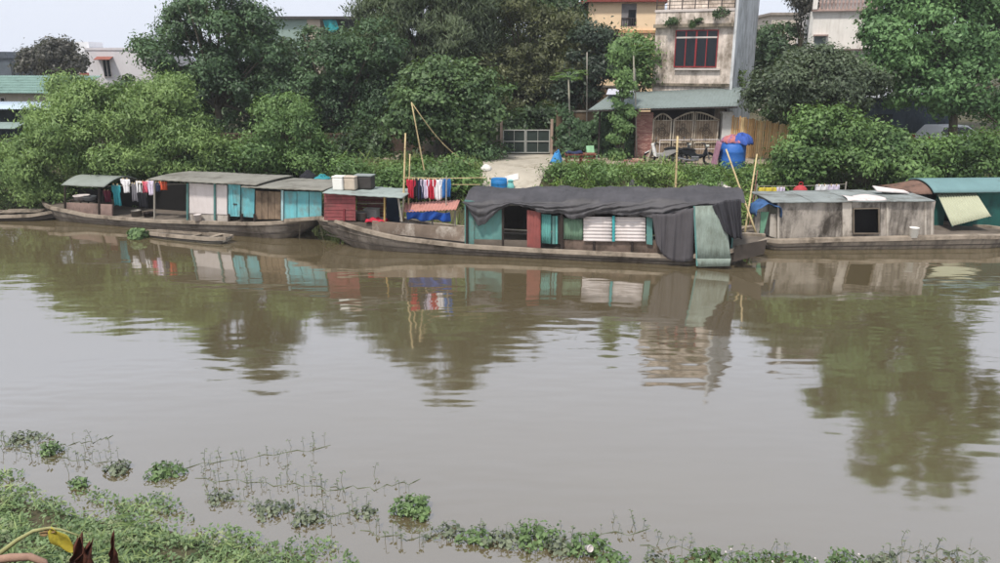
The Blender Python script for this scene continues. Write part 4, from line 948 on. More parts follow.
# ---- green boat behind it at right edge
pA = at(935, 233, 31.4)
B4 = Fr((pA[0], 30.9, 0), R(3))
b4 = tfr('houseboat', 'dark green cabin boat with propped awning at the right edge', 'boat', B4)
hull(B4, b4, [(905, 236), (930, 238), (990, 238), (1060, 237), (1090, 228)], 2.4, .1, .15, M_HULLD, keel=-.3, end_l=.5)
M_DG = mat('dark_green_board', (28, 84, 78), .75, .15, 2, (24, 60, 58), .4)
s0 = B4.pix(936, 200, .3)[0]; s1 = B4.pix(1070, 200, .3)[0]; zr = B4.pix(960, 191, .3)[1]
n = 12
for i in range(n):
    a = s0 + (s1 - s0) * i / n; z0 = .35
    if i == 1: z0 = 1.5
    MB().box(a + .006, a + (s1 - s0) / n - .006, .3, .34, z0, zr).build('wall_board', M_DG, b4)
MB().box(s0, s1, 2.0, 2.04, .3, zr).build('rear_wall', M_DARK, b4); MB().box(s0, s1, 1.2, 1.24, .2, zr - .1).build('interior_shade', M_INT, b4)  # sheet behind the opening is painted near-black for the unlit cabin
sr0 = B4.pix(932, 189, .1)[0]
def archr(u, v): return (sr0 + (s1 - sr0 + .3) * u, -.05 + 2.3 * v, zr + .38 * sin(pi * v) ** .7)
MB().grid(archr, 30, 12).build('roof', mat('slate_green_roof', (104, 134, 136), .75, .12, 1, (84, 100, 98), .3), b4, True, .05)
s9 = B4.pix(904, 189, .2)[0]
def archb(u, v): return (s9 + (sr0 - s9 - .02) * u, .0 + 2.2 * v, zr - .06 + (.06 + .3 * u) * sin(pi * v) ** .7)
MB().grid(archb, 12, 10).build('bow_cover', mat('brown_matting', (118, 92, 80), .92, .3, 3, (70, 56, 50), .5), b4, True, .05)
q = [np.array((B4.pix(x, y, t)[0], t, B4.pix(x, y, t)[1])) for x, y, t in ((952, 226, -1.0), (991, 216, -1.0), (976, 192.5, .2), (937, 193.5, .2))]
MB().grid(sheetfn(*q, .018, 15), 90, 4).build('awning', mat('olive_sheet', (164, 166, 142), .7, .12, 1.5, (130, 128, 108), .25), b4, True, .012)
MB().tube([q[0] + (.03, 0, -.02), q[3] + (.03, 0, -.03)], .03, 6).build('awning_batten', M_TEAL, b4); MB().tube([q[1], q[1] * .5 + q[2] * .5 + (0, .6, -.6)], .02, 5).build('prop', M_STEEL, b4)
# planks and clutter at its doorway
for i, (x, y, rz) in enumerate(((945, 231, .2), (955, 232, -.15), (965, 231.5, .1))):
    e = thing('driftwood_plank', ['brown plank lying leftmost at the green boat doorway', 'brown plank lying in the middle of the green boat doorway', 'brown plank lying rightmost at the green boat doorway'][i], 'plank', on_frame(B3, x, y + 5.5, .5), rz, 'planks at the green boat doorway')
    MB().box(-.5, .5, -.08, .08, 0, .05).build('plank', mat('wet_plank', (96, 72, 60), .9, .3, 4), e)
# ---- sampan
pA = on(150, 238, 0); pB = on(228, 246, 0)
B5 = Fr((pA[0], pA[1], 0), math.atan2(pB[1] - pA[1], pB[0] - pA[0]))
sm = tfr('sampan', 'small pale grey open sampan floating beside the left houseboat', 'boat', B5)
hull(B5, sm, [(143, 231.5), (158, 233.8), (185, 236.3), (210, 238.3), (226, 237.5)], .8, .35, .25, mat('pale_sampan', (172, 168, 158), .85, .2, 2, (100, 94, 84), .5), keel=-.15, end_l=.25, end_r=.5, deckdrop=.12, gw=.05)
for x in (168, 190, 212): a, z = B5.pix(x, 236, .2); MB().box(a - .1, a + .1, .1, .85, z - .06, z - .02).build('thwart', M_GUN, sm)
pole('wooden paddle lying along the small sampan', B5.w(B5.pix(160, 235, .4)[0], .35, .33), B5.w(B5.pix(205, 235, .4)[0], .6, .33), .018, .025, M_DARK, 'paddle', 'paddle')
# ---- dark skiff at far left
pA = on(-5, 224, 0); B6 = Fr((pA[0], pA[1] + .6, 0), R(-2))
sk = tfr('skiff', 'dark weathered skiff moored against the bank at far left', 'boat', B6)
hull(B6, sk, [(-30, 214), (0, 216), (30, 215), (58, 210)], 1.3, .2, .3, M_HULLD, keel=-.2, gw=.08, deckdrop=.15)
for k in range(3): MB().box(-1 + k * 1.1, -.75 + k * 1.1, .15, 1.15, .22, .26).build('thwart', M_DARK, sk)
e = thing('plank_pile', 'grey boards piled on far left skiff', 'boards', B6.w(.6, .6, .34), .1)
for k in range(4): MB().box(-.9 + .05 * k, .9, -.25 + .14 * k, -.13 + .14 * k, 0 + .002 * k, .05 + .01 * k).build('board', M_GUN, e)
# mooring ropes
def rope(label, p0, p1, sag=.2):
    p0, p1 = np.array(p0), np.array(p1); e = thing('mooring_rope', label, 'rope', p0); d = p1 - p0; dark = mat('dark_rope', (96, 88, 76), .9)
    MB().tube([d * k / 8 - np.array((0, 0, sag * sin(pi * k / 8))) for k in range(9)], .009, 5).build('cord', dark, e)
rope('rope hanging down the turquoise end of the left boat', on_frame(B1, 300, 222, -.06), on_frame(B1, 299.5, 240, -.1), 0)
rope('rope dangling from the bow of the middle boat', on_frame(B2, 318, 218, .9), on_frame(B2, 325, 246, .8), .0)
# small jetty platform with clutter behind the red hut
pf = thing('bank_platform', 'rough plank platform on the bank behind turquoise cabin', 'platform', (at(322, 190, 34.3)[0], 34.3, tz(at(322, 190, 34.3)[0], 34.3)))
zt = at(322, 178, 34.3)[2] - pf.location.z
for k in range(5): MB().box(-.9, .9, -.6 + k * .24, -.39 + k * .24, zt - .05, zt - .005 * (k % 2)).build('plank', M_GUN, pf)
for sx in (-.8, .75):
    for sy in (-.5, .45): MB().box(sx, sx + .06, sy, sy + .06, -.1, zt - .051).build('leg', M_DARK, pf)
e = thing('turquoise_cloth', 'turquoise cloth heaped on the rough bank platform', 'cloth', (pf.location.x + .1, 34.1, pf.location.z + zt))
MB().lathe([(.4, 0), (.36, .06), (.2, .12), (.12, .2), (.02, .22)], (0, 0, 0), 7).build('heap', CLOTH['teal'], e)
e = thing('dark_bundle', 'dark bundle heaped left of the turquoise cloth', 'bundle', (pf.location.x - .55, 34.2, pf.location.z + zt))
MB().lathe([(.4, 0), (.42, .08), (.3, .2), (.22, .24), (.1, .36), (.03, .38)], (0, 0, 0), 7).build('heap', CLOTH['black'], e)

# ------------------------------------------------------------------ things on the far bank
def gpos(px, py):
    """first point where the pixel's ray meets the ground of the far bank"""
    r = ray(px, py)
    for Y in np.arange(30.5, 60, .05):
        p = CAM + r * (Y / r[1])
        if p[2] <= tz(p[0], p[1]): return np.array((p[0], p[1], tz(p[0], p[1])))
    return p
def drum(name, label, p, r, h, m, cat='barrel'):
    e = thing(name, label, cat, p - np.array((0, 0, .03)))
    MB().lathe([(r * .9, 0), (r * .97, .03), (r, .1), (r, h * .33), (r * 1.012, h * .35), (r, h * .37), (r, h * .65), (r * 1.012, h * .67), (r, h * .69), (r * .98, h * .93), (r * .9, h * .97)], (0, 0, 0), 28).build('body', m, e, True)
    MB().lathe([(r * .93, h * .965), (r * .93, h), (r * .8, h), (r * .78, h * .985), (.02, h * .985)], (0, 0, 0), 28).build('lid', m, e)
    return e
M_BLUE = mat('blue_plastic', (46, 100, 176), .45, .1, 2, spec=.4)
p = gpos(499, 192); drum('barrel', 'small blue plastic barrel standing on the bank at ramp foot', p, .37, .62, mat('blue_plastic2', (36, 116, 178), .5, .1, 2))
e = thing('plastic_bag', 'pale turquoise plastic bag beside the small blue barrel', 'bag', p + np.array((.52, -.1, 0)))
MB().lathe([(.08, 0), (.16, .06), (.17, .25), (.11, .42), (.14, .52), (.03, .56)], (0, 0, 0), 9).build('body', mat('turquoise_bag', (120, 190, 186), .6), e)
p2 = gpos(512, 182); e = thing('foam_board', 'white foam board standing tilted behind small blue barrel', 'board', p2, .2)
MB().slab([(-.32, 0, -.02), (.3, 0, .1), (.3, .12, .36), (-.32, .12, .24)], .05).build('panel', mat('white_foam', (222, 218, 214), .9), e)
p3 = gpos(486, 171); e = thing('white_sack', 'white sack at left edge of the concrete ramp', 'sack', p3)
MB().lathe([(.24, 0), (.29, .08), (.25, .2), (.15, .28), (.03, .33)], (0, 0, 0), 7).build('body', mat('white_sack', (214, 210, 204), .9), e, True)
# table with cloth
tp = gpos(580, 165); tb = thing('wooden_table', 'low reddish-brown table on the path before ivy wall', 'table', tp, .03)
MB().box(-.75, .75, -.35, .35, .5, .56).build('table_top', mat('red_brown_wood', (112, 62, 52), .8, .2, 4), tb)
for sx in (-.7, .0, .63):
    for sy in (-.3, .23): MB().box(sx, sx + .07, sy, sy + .07, 0, .499).build('leg', MATS['red_brown_wood'], tb)
for zz in (.15, .33): MB().box(-.69, .69, -.29, -.26, zz, zz + .07).build('stretcher', MATS['red_brown_wood'], tb)
e = thing('cloth_stack', 'folded navy cloth lying on the red-brown table', 'cloth', tp + np.array((-.3, 0, .561)))
MB().grid(lambda u, v: ((u - .5) * .8, (v - .5) * .55, .09 + .03 * sin(u * 9) - (.08 if abs(u - .5) > .45 or abs(v - .5) > .45 else 0)), 16, 12).build('sheet', CLOTH['navy'], e, True, .02)
e = thing('green_chair', 'small pale green plastic chair back beside red-brown table', 'chair', tp + np.array((.62, .45, 0)), .3)
M_GC = mat('pale_green_plastic', (150, 196, 154), .5)
MB().box(-.2, .2, -.2, .2, .4, .44).build('seat', M_GC, e); MB().slab([(-.2, .18, .44), (.2, .18, .44), (.2, .3, .85), (-.2, .3, .85)], .03).build('backrest', M_GC, e)
for sx in (-.19, .15):
    for sy in (-.19, .15): MB().box(sx, sx + .04, sy, sy + .04, 0, .399).build('leg', M_GC, e)
fp = tp + np.array((-1.15, .05, 0)); e = thing('blue_bucket_cloth', 'bright blue cloth draped over post left of red-brown table', 'cloth', fp)
MB().grid(lambda u, v: ((.1 + .2 * v) * cos(2 * pi * u) * (1 + .15 * sin(u * 31)), (.1 + .16 * v) * sin(2 * pi * u), (.62 + .06 * sin(u * 6.3 + 1)) * (1 - v) + .1 * v + .05 * sin(u * 12.6) + .03 * sin(u * 25)), 30, 8).build('sheet', mat('sky_blue_cloth', (62, 136, 196), .8, .2, 4), e, True, .012)
MB().tube([(0, 0, 0), (0, 0, .6)], .04, 6).build('post', M_DARK, e)
# big blue tub
bp_ = gpos(731, 168.5); drum('barrel', 'big blue plastic drum with blankets on top, right of the gate', bp_, .62, 1.25, M_BLUE)
def heap(name, label, p, rx, ry, rz_, m, seed, cat='blanket'):
    e = thing(name, label, cat, p)
    def fn(u, v):
        a = 2 * pi * u; k = v; r = sin(k * pi / 2); w_ = 1 + .12 * sin(5 * a + seed) + .07 * sin(11 * a + seed * 2)
        return (rx * r * cos(a) * w_, ry * r * sin(a) * w_, rz_ * cos(k * pi / 2) * (1 + .15 * sin(3 * a + seed)) + .03 * sin(9 * a + 6 * v))
    MB().grid(fn, 40, 12).build('cloth', m, e, True, .02)
    return e
heap('blanket', 'orange-red blanket heaped on top of the big blue drum', bp_ + (-.02, 0, 1.22), .5, .5, .3, mat('orange_blanket', (182, 112, 106), .9, .35, 5, (80, 84, 140), .7), 1)
heap('blanket', 'blue blanket hanging over the right side of the big blue drum', bp_ + (.34, -.12, 1.15), .46, .5, .46, mat('blue_blanket', (56, 84, 156), .9, .3, 5), 2.5)
e = thing('hanging_blanket', 'mauve blanket hanging down the left side of big blue drum', 'blanket', bp_ + np.array((-.6, -.15, 0)))
MB().grid(lambda u, v: (-.1 - .22 * v + .05 * sin(u * 14), (u - .5) * .8, 1.25 * (1 - v) + .03), 20, 10).build('cloth', mat('mauve_blanket', (150, 112, 128), .9, .3, 5), e, True, .02)

# motorbikes
def motorbike(label, p, rz, body, seat, sc=1.0, fairing=None):
    e = thing('motorbike', label, 'motorbike', p, rz); e.scale = (sc, sc, sc)
    tyre = mat('tyre', (26, 26, 28), .85); met = mat('bike_metal', (120, 120, 124), .4, .1, 4, metal=.5)
    for x in (-.62, .62):
        w = MB().ring((x, 0, .29), .25, .05, 'y', 24, 8).build('wheel', tyre, e, True)
        rm = MB().ring((x, 0, .29), .2, .012, 'y', 20, 6)
        for k in range(8): rm.tube([(x, 0, .29), (x + .19 * cos(k * pi / 4), 0, .29 + .19 * sin(k * pi / 4))], .008, 4)
        rm.build('rim', met, w)
    MB().prism([(-.75, .62), (-.5, .72), (-.1, .66), (.05, .5), (.32, .5), (.42, .78), (.5, .8), (.46, .45), (.2, .3), (-.15, .32), (-.4, .45)], -.1, .1).build('body', body, e, bevel=.03)
    MB().prism([(-.8, .7), (-.55, .8), (-.2, .78), (0, .7), (-.02, .64), (-.5, .71), (-.78, .64)], -.13, .13).build('seat', seat, e, bevel=.03)
    MB().box(-.2, .15, -.12, .12, .2, .42).build('engine', met, e, bevel=.03)
    MB().tube([(.62, .08, .29), (.42, .06, .85), (.38, .05, .98)], .025, 6).build('fork', met, e); MB().tube([(.62, -.08, .29), (.42, -.06, .85), (.38, -.05, .98)], .025, 6).build('fork', met, e)
    hb = MB().tube([(.25, -.34, .98), (.36, -.15, 1.0), (.38, 0, .98), (.36, .15, 1.0), (.25, .34, .98)], .018, 6).build('handlebar', seat, e)
    for sy in (-.25, .25): MB().tube([(.33, sy, 1.0), (.36, sy * 1.2, 1.16)], .008, 5).build('mirror_stem', seat, hb); MB().box(.35, .37, sy * 1.2 - .06, sy * 1.2 + .06, 1.14, 1.22).build('mirror', met, hb)
    MB().lathe([(.02, 0), (.09, .02), (.1, .1), (.06, .14)], (.5, 0, .8), 14).build('headlight', glassmat('lamp_glass', (180, 180, 170)), e, True)
    MB().prism([(.4, .55), (.62, .62), (.85, .5), (.84, .47), (.62, .57), (.42, .5)], -.07, .07).build('front_mudguard', fairing or body, e)
    MB().prism([(-.95, .45), (-.78, .62), (-.5, .6), (-.5, .56), (-.77, .57), (-.92, .43)], -.08, .08).build('rear_mudguard', body, e)
    MB().tube([(-.05, -.14, .22), (-.5, -.16, .26), (-.85, -.16, .34)], [.025, .045, .05], 8).build('exhaust', met, e)
    MB().tube([(.0, .1, .25), (.05, .3, 0)], .015, 5).build('kickstand', met, e)
    if fairing: MB().prism([(.28, .3), (.44, .38), (.56, .9), (.46, .95), (.34, .6)], -.2, .2).build('leg_shield', fairing, e, bevel=.03)
    return e
BK = mat('bike_black', (30, 32, 36), .35, .1, 4); BKS = mat('bike_seat', (22, 22, 24), .7)
p = gpos(696, 165.5); motorbike('black motorbike parked before the gate beside big blue drum', p + np.array((0, .2, 0)), R(-8), BK, BKS, 1.05)
p = gpos(683, 164.5); motorbike('dark grey motorbike parked between the black one and the pale scooter', p + np.array((.0, .7, 0)), R(20), mat('bike_grey', (62, 66, 72), .4), BKS)
p = gpos(666, 164.5); motorbike('pale grey scooter with white leg shield left of the dark motorbikes', p + np.array((-.1, .3, 0)), R(165), mat('bike_pale', (150, 148, 146), .45), BKS, 1.05, mat('bike_white', (218, 216, 214), .45))
# board leaning and clothes rail by the gate
e = thing('leaning_plank', 'pale plank leaning against the pale scooter', 'plank', gpos(646, 164)); a = np.array(e.location)
MB().tube([(0, 0, 0), at(652, 147, a[1] + .3) - a], .05, 5).build('plank', M_GUN, e)
rl = thing('clothes_rail', 'white pipe clothes rail standing before the arched gate', 'clothes rail', (at(688, 160, 39.2)[0], 39.4, tz(at(688, 160, 39.4)[0], 39.4)))
a = np.array(rl.location); x0, x1 = at(660, 140, 39.4) - a, at(719, 139.5, 39.4) - a
MB().tube([x0, x1], .025, 6).build('top_bar', M_WHITE, rl); MB().tube([x0 * (1, 1, .45) + (1.3, 0, .1), x1 * (1, 1, .55)], .02, 6).build('lower_bar', M_WHITE, rl)
for q in (x0, x1): MB().tube([(q[0], 0, 0), q], .025, 6).build('leg', M_WHITE, rl)
e = thing('rubble_heap', 'heap of broken reddish bricks left of the pier foot', 'rubble', gpos(636, 163))
for k in range(16): MB().hexa([np.array(v) + (random.uniform(-.6, .6), random.uniform(-.2, .3), 0 + .06 * (k % 3)) for v in [(0, 0, 0)]] * 0 or [(lambda c: (c[0] + dx, c[1] + dy, c[2] + dz))(cc) for cc in [(random.uniform(-.6, .6), random.uniform(-.2, .3), .06 * (k % 3))] for dx, dy, dz in ((0, 0, 0), (.2, .02, 0), (.2, .12, 0), (0, .1, 0), (0, 0, .08), (.2, .02, .07), (.2, .12, .08), (0, .1, .08))]).build('brick', M_BRICKS[k % 3], e)
e = thing('plastic_heap', 'crumpled white plastic sheeting on the bank behind the cabin', 'plastic sheet', gpos(710, 190) + np.array((0, 0, .15)))
MB().grid(lambda u, v: ((u - .5) * 1.6, (v - .5) * .9, .3 * sin(pi * u) * sin(pi * v) + .07 * sin(u * 19 + v * 5) * sin(v * 13)), 26, 14).build('sheet', M_WHITE, e, True, .012)
e = thing('dark_bag', 'small dark tarpaulin peak on bank above the middle cabin', 'tarpaulin', gpos(632, 189))
MB().lathe([(.4, 0), (.25, .15), (.12, .32), (.02, .42)], (0, 0, 0), 5).build('cover', MATS['black_tarp'], e)
# parked car
cp = np.array((at(955, 130, 43)[0], 43, tz(at(955, 130, 43)[0], 43)))
def car(p, rz):
    e = thing('car', 'white car parked under the right tree behind shrubs', 'car', p, rz)
    wt = mat('car_white', (214, 214, 216), .3, .05, 1, spec=.5, bump=0); tyre = MATS['tyre']
    bd = MB()
    prof = [(-2.1, .45), (-2.15, .8), (-1.95, 1.0), (-1.0, 1.02), (1.0, .98), (1.9, .85), (2.1, .65), (2.1, .38), (1.7, .3), (-1.9, .3)]
    bd.prism(prof, -.82, .82); bo = bd.build('body', wt, e, bevel=.06)
    cb = MB(); cb.hexa([(-1.9, -.78, 1.0), (1.05, -.78, .98), (1.05, .78, .98), (-1.9, .78, 1.0), (-1.5, -.62, 1.5), (.2, -.62, 1.5), (.2, .62, 1.5), (-1.5, .62, 1.5)]); cb.build('roof', wt, e, bevel=.05)
    for sy in (-1, 1):
        for a, b, c, d in ((-1.55, -.75, -1.35, -.7), (-.65, .75, -.6, .15)):
            MB().hexa([(a, sy * .77, 1.06), (b, sy * .77, 1.06), (b, sy * .75, 1.06), (a, sy * .75, 1.06), (c, sy * .665, 1.42), (d, sy * .665, 1.42), (d, sy * .64, 1.42), (c, sy * .64, 1.42)]).build('side_window', M_GLASS, e)
        for x in (-1.35, 1.3):
            w = MB().ring((x, sy * .78, .32), .24, .09, 'y', 24, 8).build('wheel', tyre, e, True); MB().tube([(x, sy * .74, .32), (x, sy * .86, .32)], .17, 14).build('rim', M_GM, w)
        MB().box(1.95, 2.13, sy * .6 - .16, sy * .6 + .16, .62, .76).build('headlight', MATS['lamp_glass'], e, bevel=.02); MB().box(-2.2, -2.1, sy * .62 - .12, sy * .62 + .12, .75, .95).build('tail_light', CLOTH['red'], e)
        MB().box(.75, .9, sy * .86 - .08, sy * .86 + .08, .98, 1.1).build('mirror', wt, e, bevel=.02)
    MB().hexa([(.95, -.7, 1.03), (1.05, -.7, 1.03), (1.05, .7, 1.03), (.95, .7, 1.03), (.25, -.58, 1.46), (.35, -.58, 1.46), (.35, .58, 1.46), (.25, .58, 1.46)]).build('windscreen', M_GLASS, e)
car(cp, R(14))
# poles near the ivy wall
for x0, y0, x1, y1, Y, lab in [(587.5, 130, 587, 52, 41.6, 'straight pale pole standing right of the papaya'), (636.5, 160, 635, 68, 39.9, 'slender post by the brick pier')]:
    b = at(x0, y0, Y); pole(lab, (b[0], Y, tz(b[0], Y)), at(x1, y1, Y), .035, .03, M_STEEL, name='post')

# ------------------------------------------------------------------ trees
L_YEL = leafmat('yellow_green_leaf', (62, 92, 48), (152, 178, 108), .5, .3)
L_MID = leafmat('mid_green_leaf', (52, 82, 44), (130, 160, 96), .5, .28)
L_DRK = leafmat('deep_green_leaf', (36, 58, 40), (92, 120, 80), .45, .22)
L_GRY = leafmat('grey_green_leaf', (48, 60, 46), (104, 118, 90), .45, .22)
L_BRN = leafmat('olive_leaf', (54, 60, 40), (112, 116, 76), .45, .22)
L_DIM = leafmat('dusky_leaf', (46, 46, 42), (84, 82, 74), .45, .15)
L_FRE = leafmat('lush_leaf', (54, 80, 44), (124, 156, 90), .5, .3)
tree('willow_tree', 'broad yellow-green tree leaning over the left houseboat', 37, [(112, 112, 55, 30), (60, 130, 45, 28, -.5), (150, 120, 55, 35), (190, 150, 45, 30, -.6), (40, 165, 45, 32, -1), (110, 155, 60, 30, -1), (90, 100, 30, 12, .3), (165, 88, 26, 12, .6)], 84000, L_YEL, .18, .34, (150, 190), .2, droop=.7)
tree('waterside_bush', 'yellow-green bush overhanging water at the far left', 36.6, [(20, 180, 38, 24), (-5, 165, 30, 26), (45, 192, 25, 14, -.4)], 18000, L_YEL, .17, .4, cat='bush', droop=.5)
tree('tall_tree', 'tall dark green tree rising highest behind the left willow', 44, [(215, 30, 55, 34), (184, 58, 36, 30), (255, 65, 42, 38), (215, 95, 55, 36), (195, 5, 30, 18), (149, 46, 12, 9), (228, -14, 26, 18)], 54000, L_DRK, .21, .5, (225, 170), .26)
tree('bushy_tree', 'soft mid-green bushy tree above turquoise cabin', 36.8, [(285, 130, 36, 30), (262, 152, 30, 24, -.3), (305, 155, 26, 22, -.2), (225, 158, 26, 22, .2), (292, 108, 20, 14)], 32000, L_MID, .17, .42, droop=.5)
tree('dark_tree', 'dark round tree below the dark-roofed skyline building', 44.5, [(340, 75, 50, 40), (300, 95, 40, 36), (375, 105, 40, 36), (365, 45, 38, 26), (330, 110, 50, 36), (320, 50, 28, 20)], 50000, L_DRK, .21, .45, (345, 165), .24)
tree('feathery_tree', 'tall feathery grey-green tree with drooping foliage and two pale trunks', 47, [(430, 30, 42, 38), (395, 45, 34, 38), (462, 45, 34, 40), (425, 0, 44, 22), (470, 5, 34, 24), (405, 85, 34, 24), (380, 10, 20, 18), (440, -42, 30, 28), (400, -6, 30, 24), (474, -14, 30, 24)], 64000, leafmat('feathery_leaf', (52, 64, 50), (116, 130, 96), .5, .25), .3, .22, (435, 150), .2, droop=1.1)
tree('olive_tree', 'large olive-green tree left of the orange house', 48, [(530, 45, 42, 36), (500, 70, 36, 40), (560, 70, 38, 40), (520, 100, 46, 30), (545, 20, 30, 14), (512, 2, 28, 20)], 48000, L_BRN, .22, .4, (530, 150), .22, droop=.6)
tree('very_dark_tree', 'very dark tree just in front of the orange house', 46.5, [(590, 45, 22, 26), (598, 72, 20, 26), (578, 90, 20, 24)], 11000, leafmat('very_dark_leaf', (30, 42, 34), (64, 80, 62), .5, .15), .22, .5, (590, 150), .16)  # very dark leaf colour over the whole crown
tree('round_tree', 'round mid-green tree behind the slanting bamboo pole', 39.5, [(440, 95, 42, 30), (420, 115, 34, 26, -.3), (475, 110, 30, 26), (450, 125, 44, 20, -.2), (455, 75, 30, 16), (485, 92, 18, 18)], 38000, leafmat('broad_leaf', (44, 66, 42), (106, 132, 82), .5, .25), .21, .6, (440, 160), .18)
tree('low_shrub', 'leafy shrub behind the middle-boat laundry', 34.4, [(437, 170, 28, 20), (420, 180, 18, 14), (460, 180, 22, 14)], 9000, L_FRE, .17, .5, cat='shrub', r0=.07)
tree('low_shrub', 'leafy shrub on the bank just behind the red hut', 34.6, [(372, 178, 26, 14), (350, 172, 18, 12), (395, 182, 16, 12)], 7500, L_FRE, .17, .5, cat='shrub', r0=.07)
tree('low_shrub', 'dark shrub left of the metal gate', 39.5, [(480, 152, 20, 13), (468, 160, 16, 10)], 5000, L_DRK, .17, .5, cat='shrub', r0=.06)
tree('bank_tree', 'grey-green bushy tree overhanging the bamboo fence', 38.6, [(800, 82, 42, 26), (772, 94, 28, 16), (840, 90, 36, 30), (820, 65, 30, 18), (860, 78, 24, 20)], 42000, L_GRY, .19, .5, (810, 160), .16)
tree('big_right_tree', 'big bright green tree filling the top right corner', 39.5, [(935, 30, 60, 40), (900, 70, 32, 34), (960, 75, 44, 34), (985, 25, 40, 50), (895, 20, 30, 22), (925, 90, 28, 16), (952, 104, 26, 12), (1004, 112, 14, 24), (885, 48, 18, 16), (886, -24, 24, 26), (955, -30, 55, 40), (1000, -105, 55, 62), (915, -8, 34, 26), (1040, -40, 50, 60)], 104000, leafmat('bright_leaf', (54, 88, 52), (128, 166, 106), .5, .28), .22, .5, (950, 170), .26)
tree('bank_shrub', 'fresh green shrub spilling over the bank behind the cement roof', 34.6, [(830, 135, 30, 28), (800, 160, 22, 22, -.4), (845, 165, 30, 22, -.5), (815, 118, 18, 12)], 18000, L_FRE, .2, .5, cat='shrub', r0=.08)
tree('bank_shrub', 'wide green shrub behind the right end of cement roof', 34.8, [(885, 152, 34, 22), (905, 168, 30, 18, -.5), (870, 142, 20, 16)], 15000, L_MID, .2, .5, cat='shrub', r0=.08)
tree('bank_shrub', 'green shrub below the parked car above green boat', 35, [(945, 164, 36, 20), (985, 168, 34, 22), (925, 150, 16, 10), (1000, 150, 14, 10), (950, 147, 24, 8), (985, 142, 14, 10)], 16000, L_FRE, .2, .5, cat='shrub', r0=.08)
tree('back_tree', 'dark tree between tall house and balcony house', 53, [(782, 42, 20, 24), (772, 66, 20, 22), (798, 62, 20, 20), (768, 40, 10, 16)], 13000, L_DRK, .26, .5, r0=.15)
tree('maroon_tree', 'dusky purplish tree beside the white building at far left', 66, [(48, 58, 26, 18), (68, 62, 18, 16), (32, 68, 18, 14), (58, 48, 16, 9)], 12000, L_DIM, .3, .5, r0=.18)
tree('dry_tree', 'dusky brown treetop beside the balcony house', 52, [(803, 6, 8, 12), (800, -6, 10, 10)], 2500, L_DIM, .22, .5, (803, 60), .1)
tree('low_tree', 'light green tree in front of long shed roof', 45, [(68, 86, 14, 10), (80, 98, 16, 10), (60, 96, 14, 10)], 6500, L_YEL, .22, .4, r0=.12, droop=.5)
tree('ledge_tree', 'green tree left of the tall house', 43.8, [(645, 55, 14, 24), (628, 48, 18, 20), (640, 78, 14, 16)], 7500, L_MID, .2, .5, r0=.1)
# darker wood behind
for i, (Y, bl, lab) in enumerate([(54, [(150, 105, 60, 30), (100, 110, 40, 20)], 'dark background tree behind the left willow'), (53, [(270, 75, 45, 32), (240, 110, 50, 36)], 'dark background tree between the two tallest left trees'),
    (56, [(400, 60, 50, 50), (370, 100, 50, 40)], 'dark background tree behind feathery tree'), (55, [(480, 40, 44, 48), (500, 90, 50, 40)], 'dark background tree between the feathery and olive trees'), (57, [(570, 25, 20, 18), (560, 60, 36, 36)], 'dark background tree touching orange house side wing'),
    (54, [(920, 60, 60, 60), (980, 60, 50, 60)], 'dark background tree behind the big right tree'), (52, [(860, 90, 30, 30), (900, 105, 40, 24)], 'dark background tree behind the low shed'), (53, [(520, 2, 34, 14), (545, 8, 22, 10)], 'dark treetop at top edge above the olive tree')]):
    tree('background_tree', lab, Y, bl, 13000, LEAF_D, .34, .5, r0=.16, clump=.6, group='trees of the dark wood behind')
# shady undergrowth in front of the wood
for i, (x, y, rx, ry, Y, lab) in enumerate([(355, 150, 40, 20, 41.5, 'dark undergrowth bush under dark round tree'), (300, 165, 30, 14, 38.5, 'dark undergrowth bush right behind the turquoise cabin'), (205, 165, 40, 16, 38.6, 'dark undergrowth bush behind the left houseboat roof'), (510, 125, 24, 12, 45, 'dark undergrowth bush behind metal gate'), (540, 118, 20, 14, 45, 'dark undergrowth bush behind right gate post'), (130, 175, 60, 16, 37.5, 'dark undergrowth bush behind the laundry of left houseboat')]):
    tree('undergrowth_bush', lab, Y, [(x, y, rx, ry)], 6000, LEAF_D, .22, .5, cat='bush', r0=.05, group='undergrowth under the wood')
# ivy
def ivy(name, label, Y, px, n, m, size=.15, cat='ivy', depth=.35):
    bl = [(*at(cx, cy, Y), rx * mpp(Y), depth, ry * mpp(Y)) for cx, cy, rx, ry in px]
    b0 = np.array((bl[0][0], Y, tz(bl[0][0], Y))); e = thing(name, label, cat, b0)
    P, N = crown_pts(bl, n, .25, .3); P[:, 2] = np.maximum(P[:, 2], b0[2] + .02); N += np.array((0, -.6, .35)) + RNG.normal(size=N.shape) * .4
    leaf_obj('foliage', P - b0, N, size * (.6 + .8 * RNG.random(len(P))), .75, m, e, .6)
    mb = MB()
    for b in bl:
        p = np.array(b[:3]) - b0
        for k in range(2): mb.tube([(p[0] * .8 + random.uniform(-.2, .2), .15, -.05), p * (1, 1, .5) + (random.uniform(-.2, .2), .1, 0), p + (0, .05, b[5] * .7)], [.04, .03, .01], 5)
    mb.build('stem', BARK, e); return e
ivy('ivy_hedge', 'thick ivy hedge covering wall behind the red-brown table', 41.0, [(572, 130, 18, 24), (600, 135, 22, 26), (590, 150, 34, 14), (612, 118, 16, 14), (630, 150, 12, 14)], 17000, L_DRK, .15, 'hedge')
ivy('ivy_column', 'tall column of ivy left of brick pier', 39.2, [(622, 75, 9, 26), (622, 110, 10, 30), (620, 140, 11, 22), (624, 48, 11, 14)], 9000, L_MID, .14)
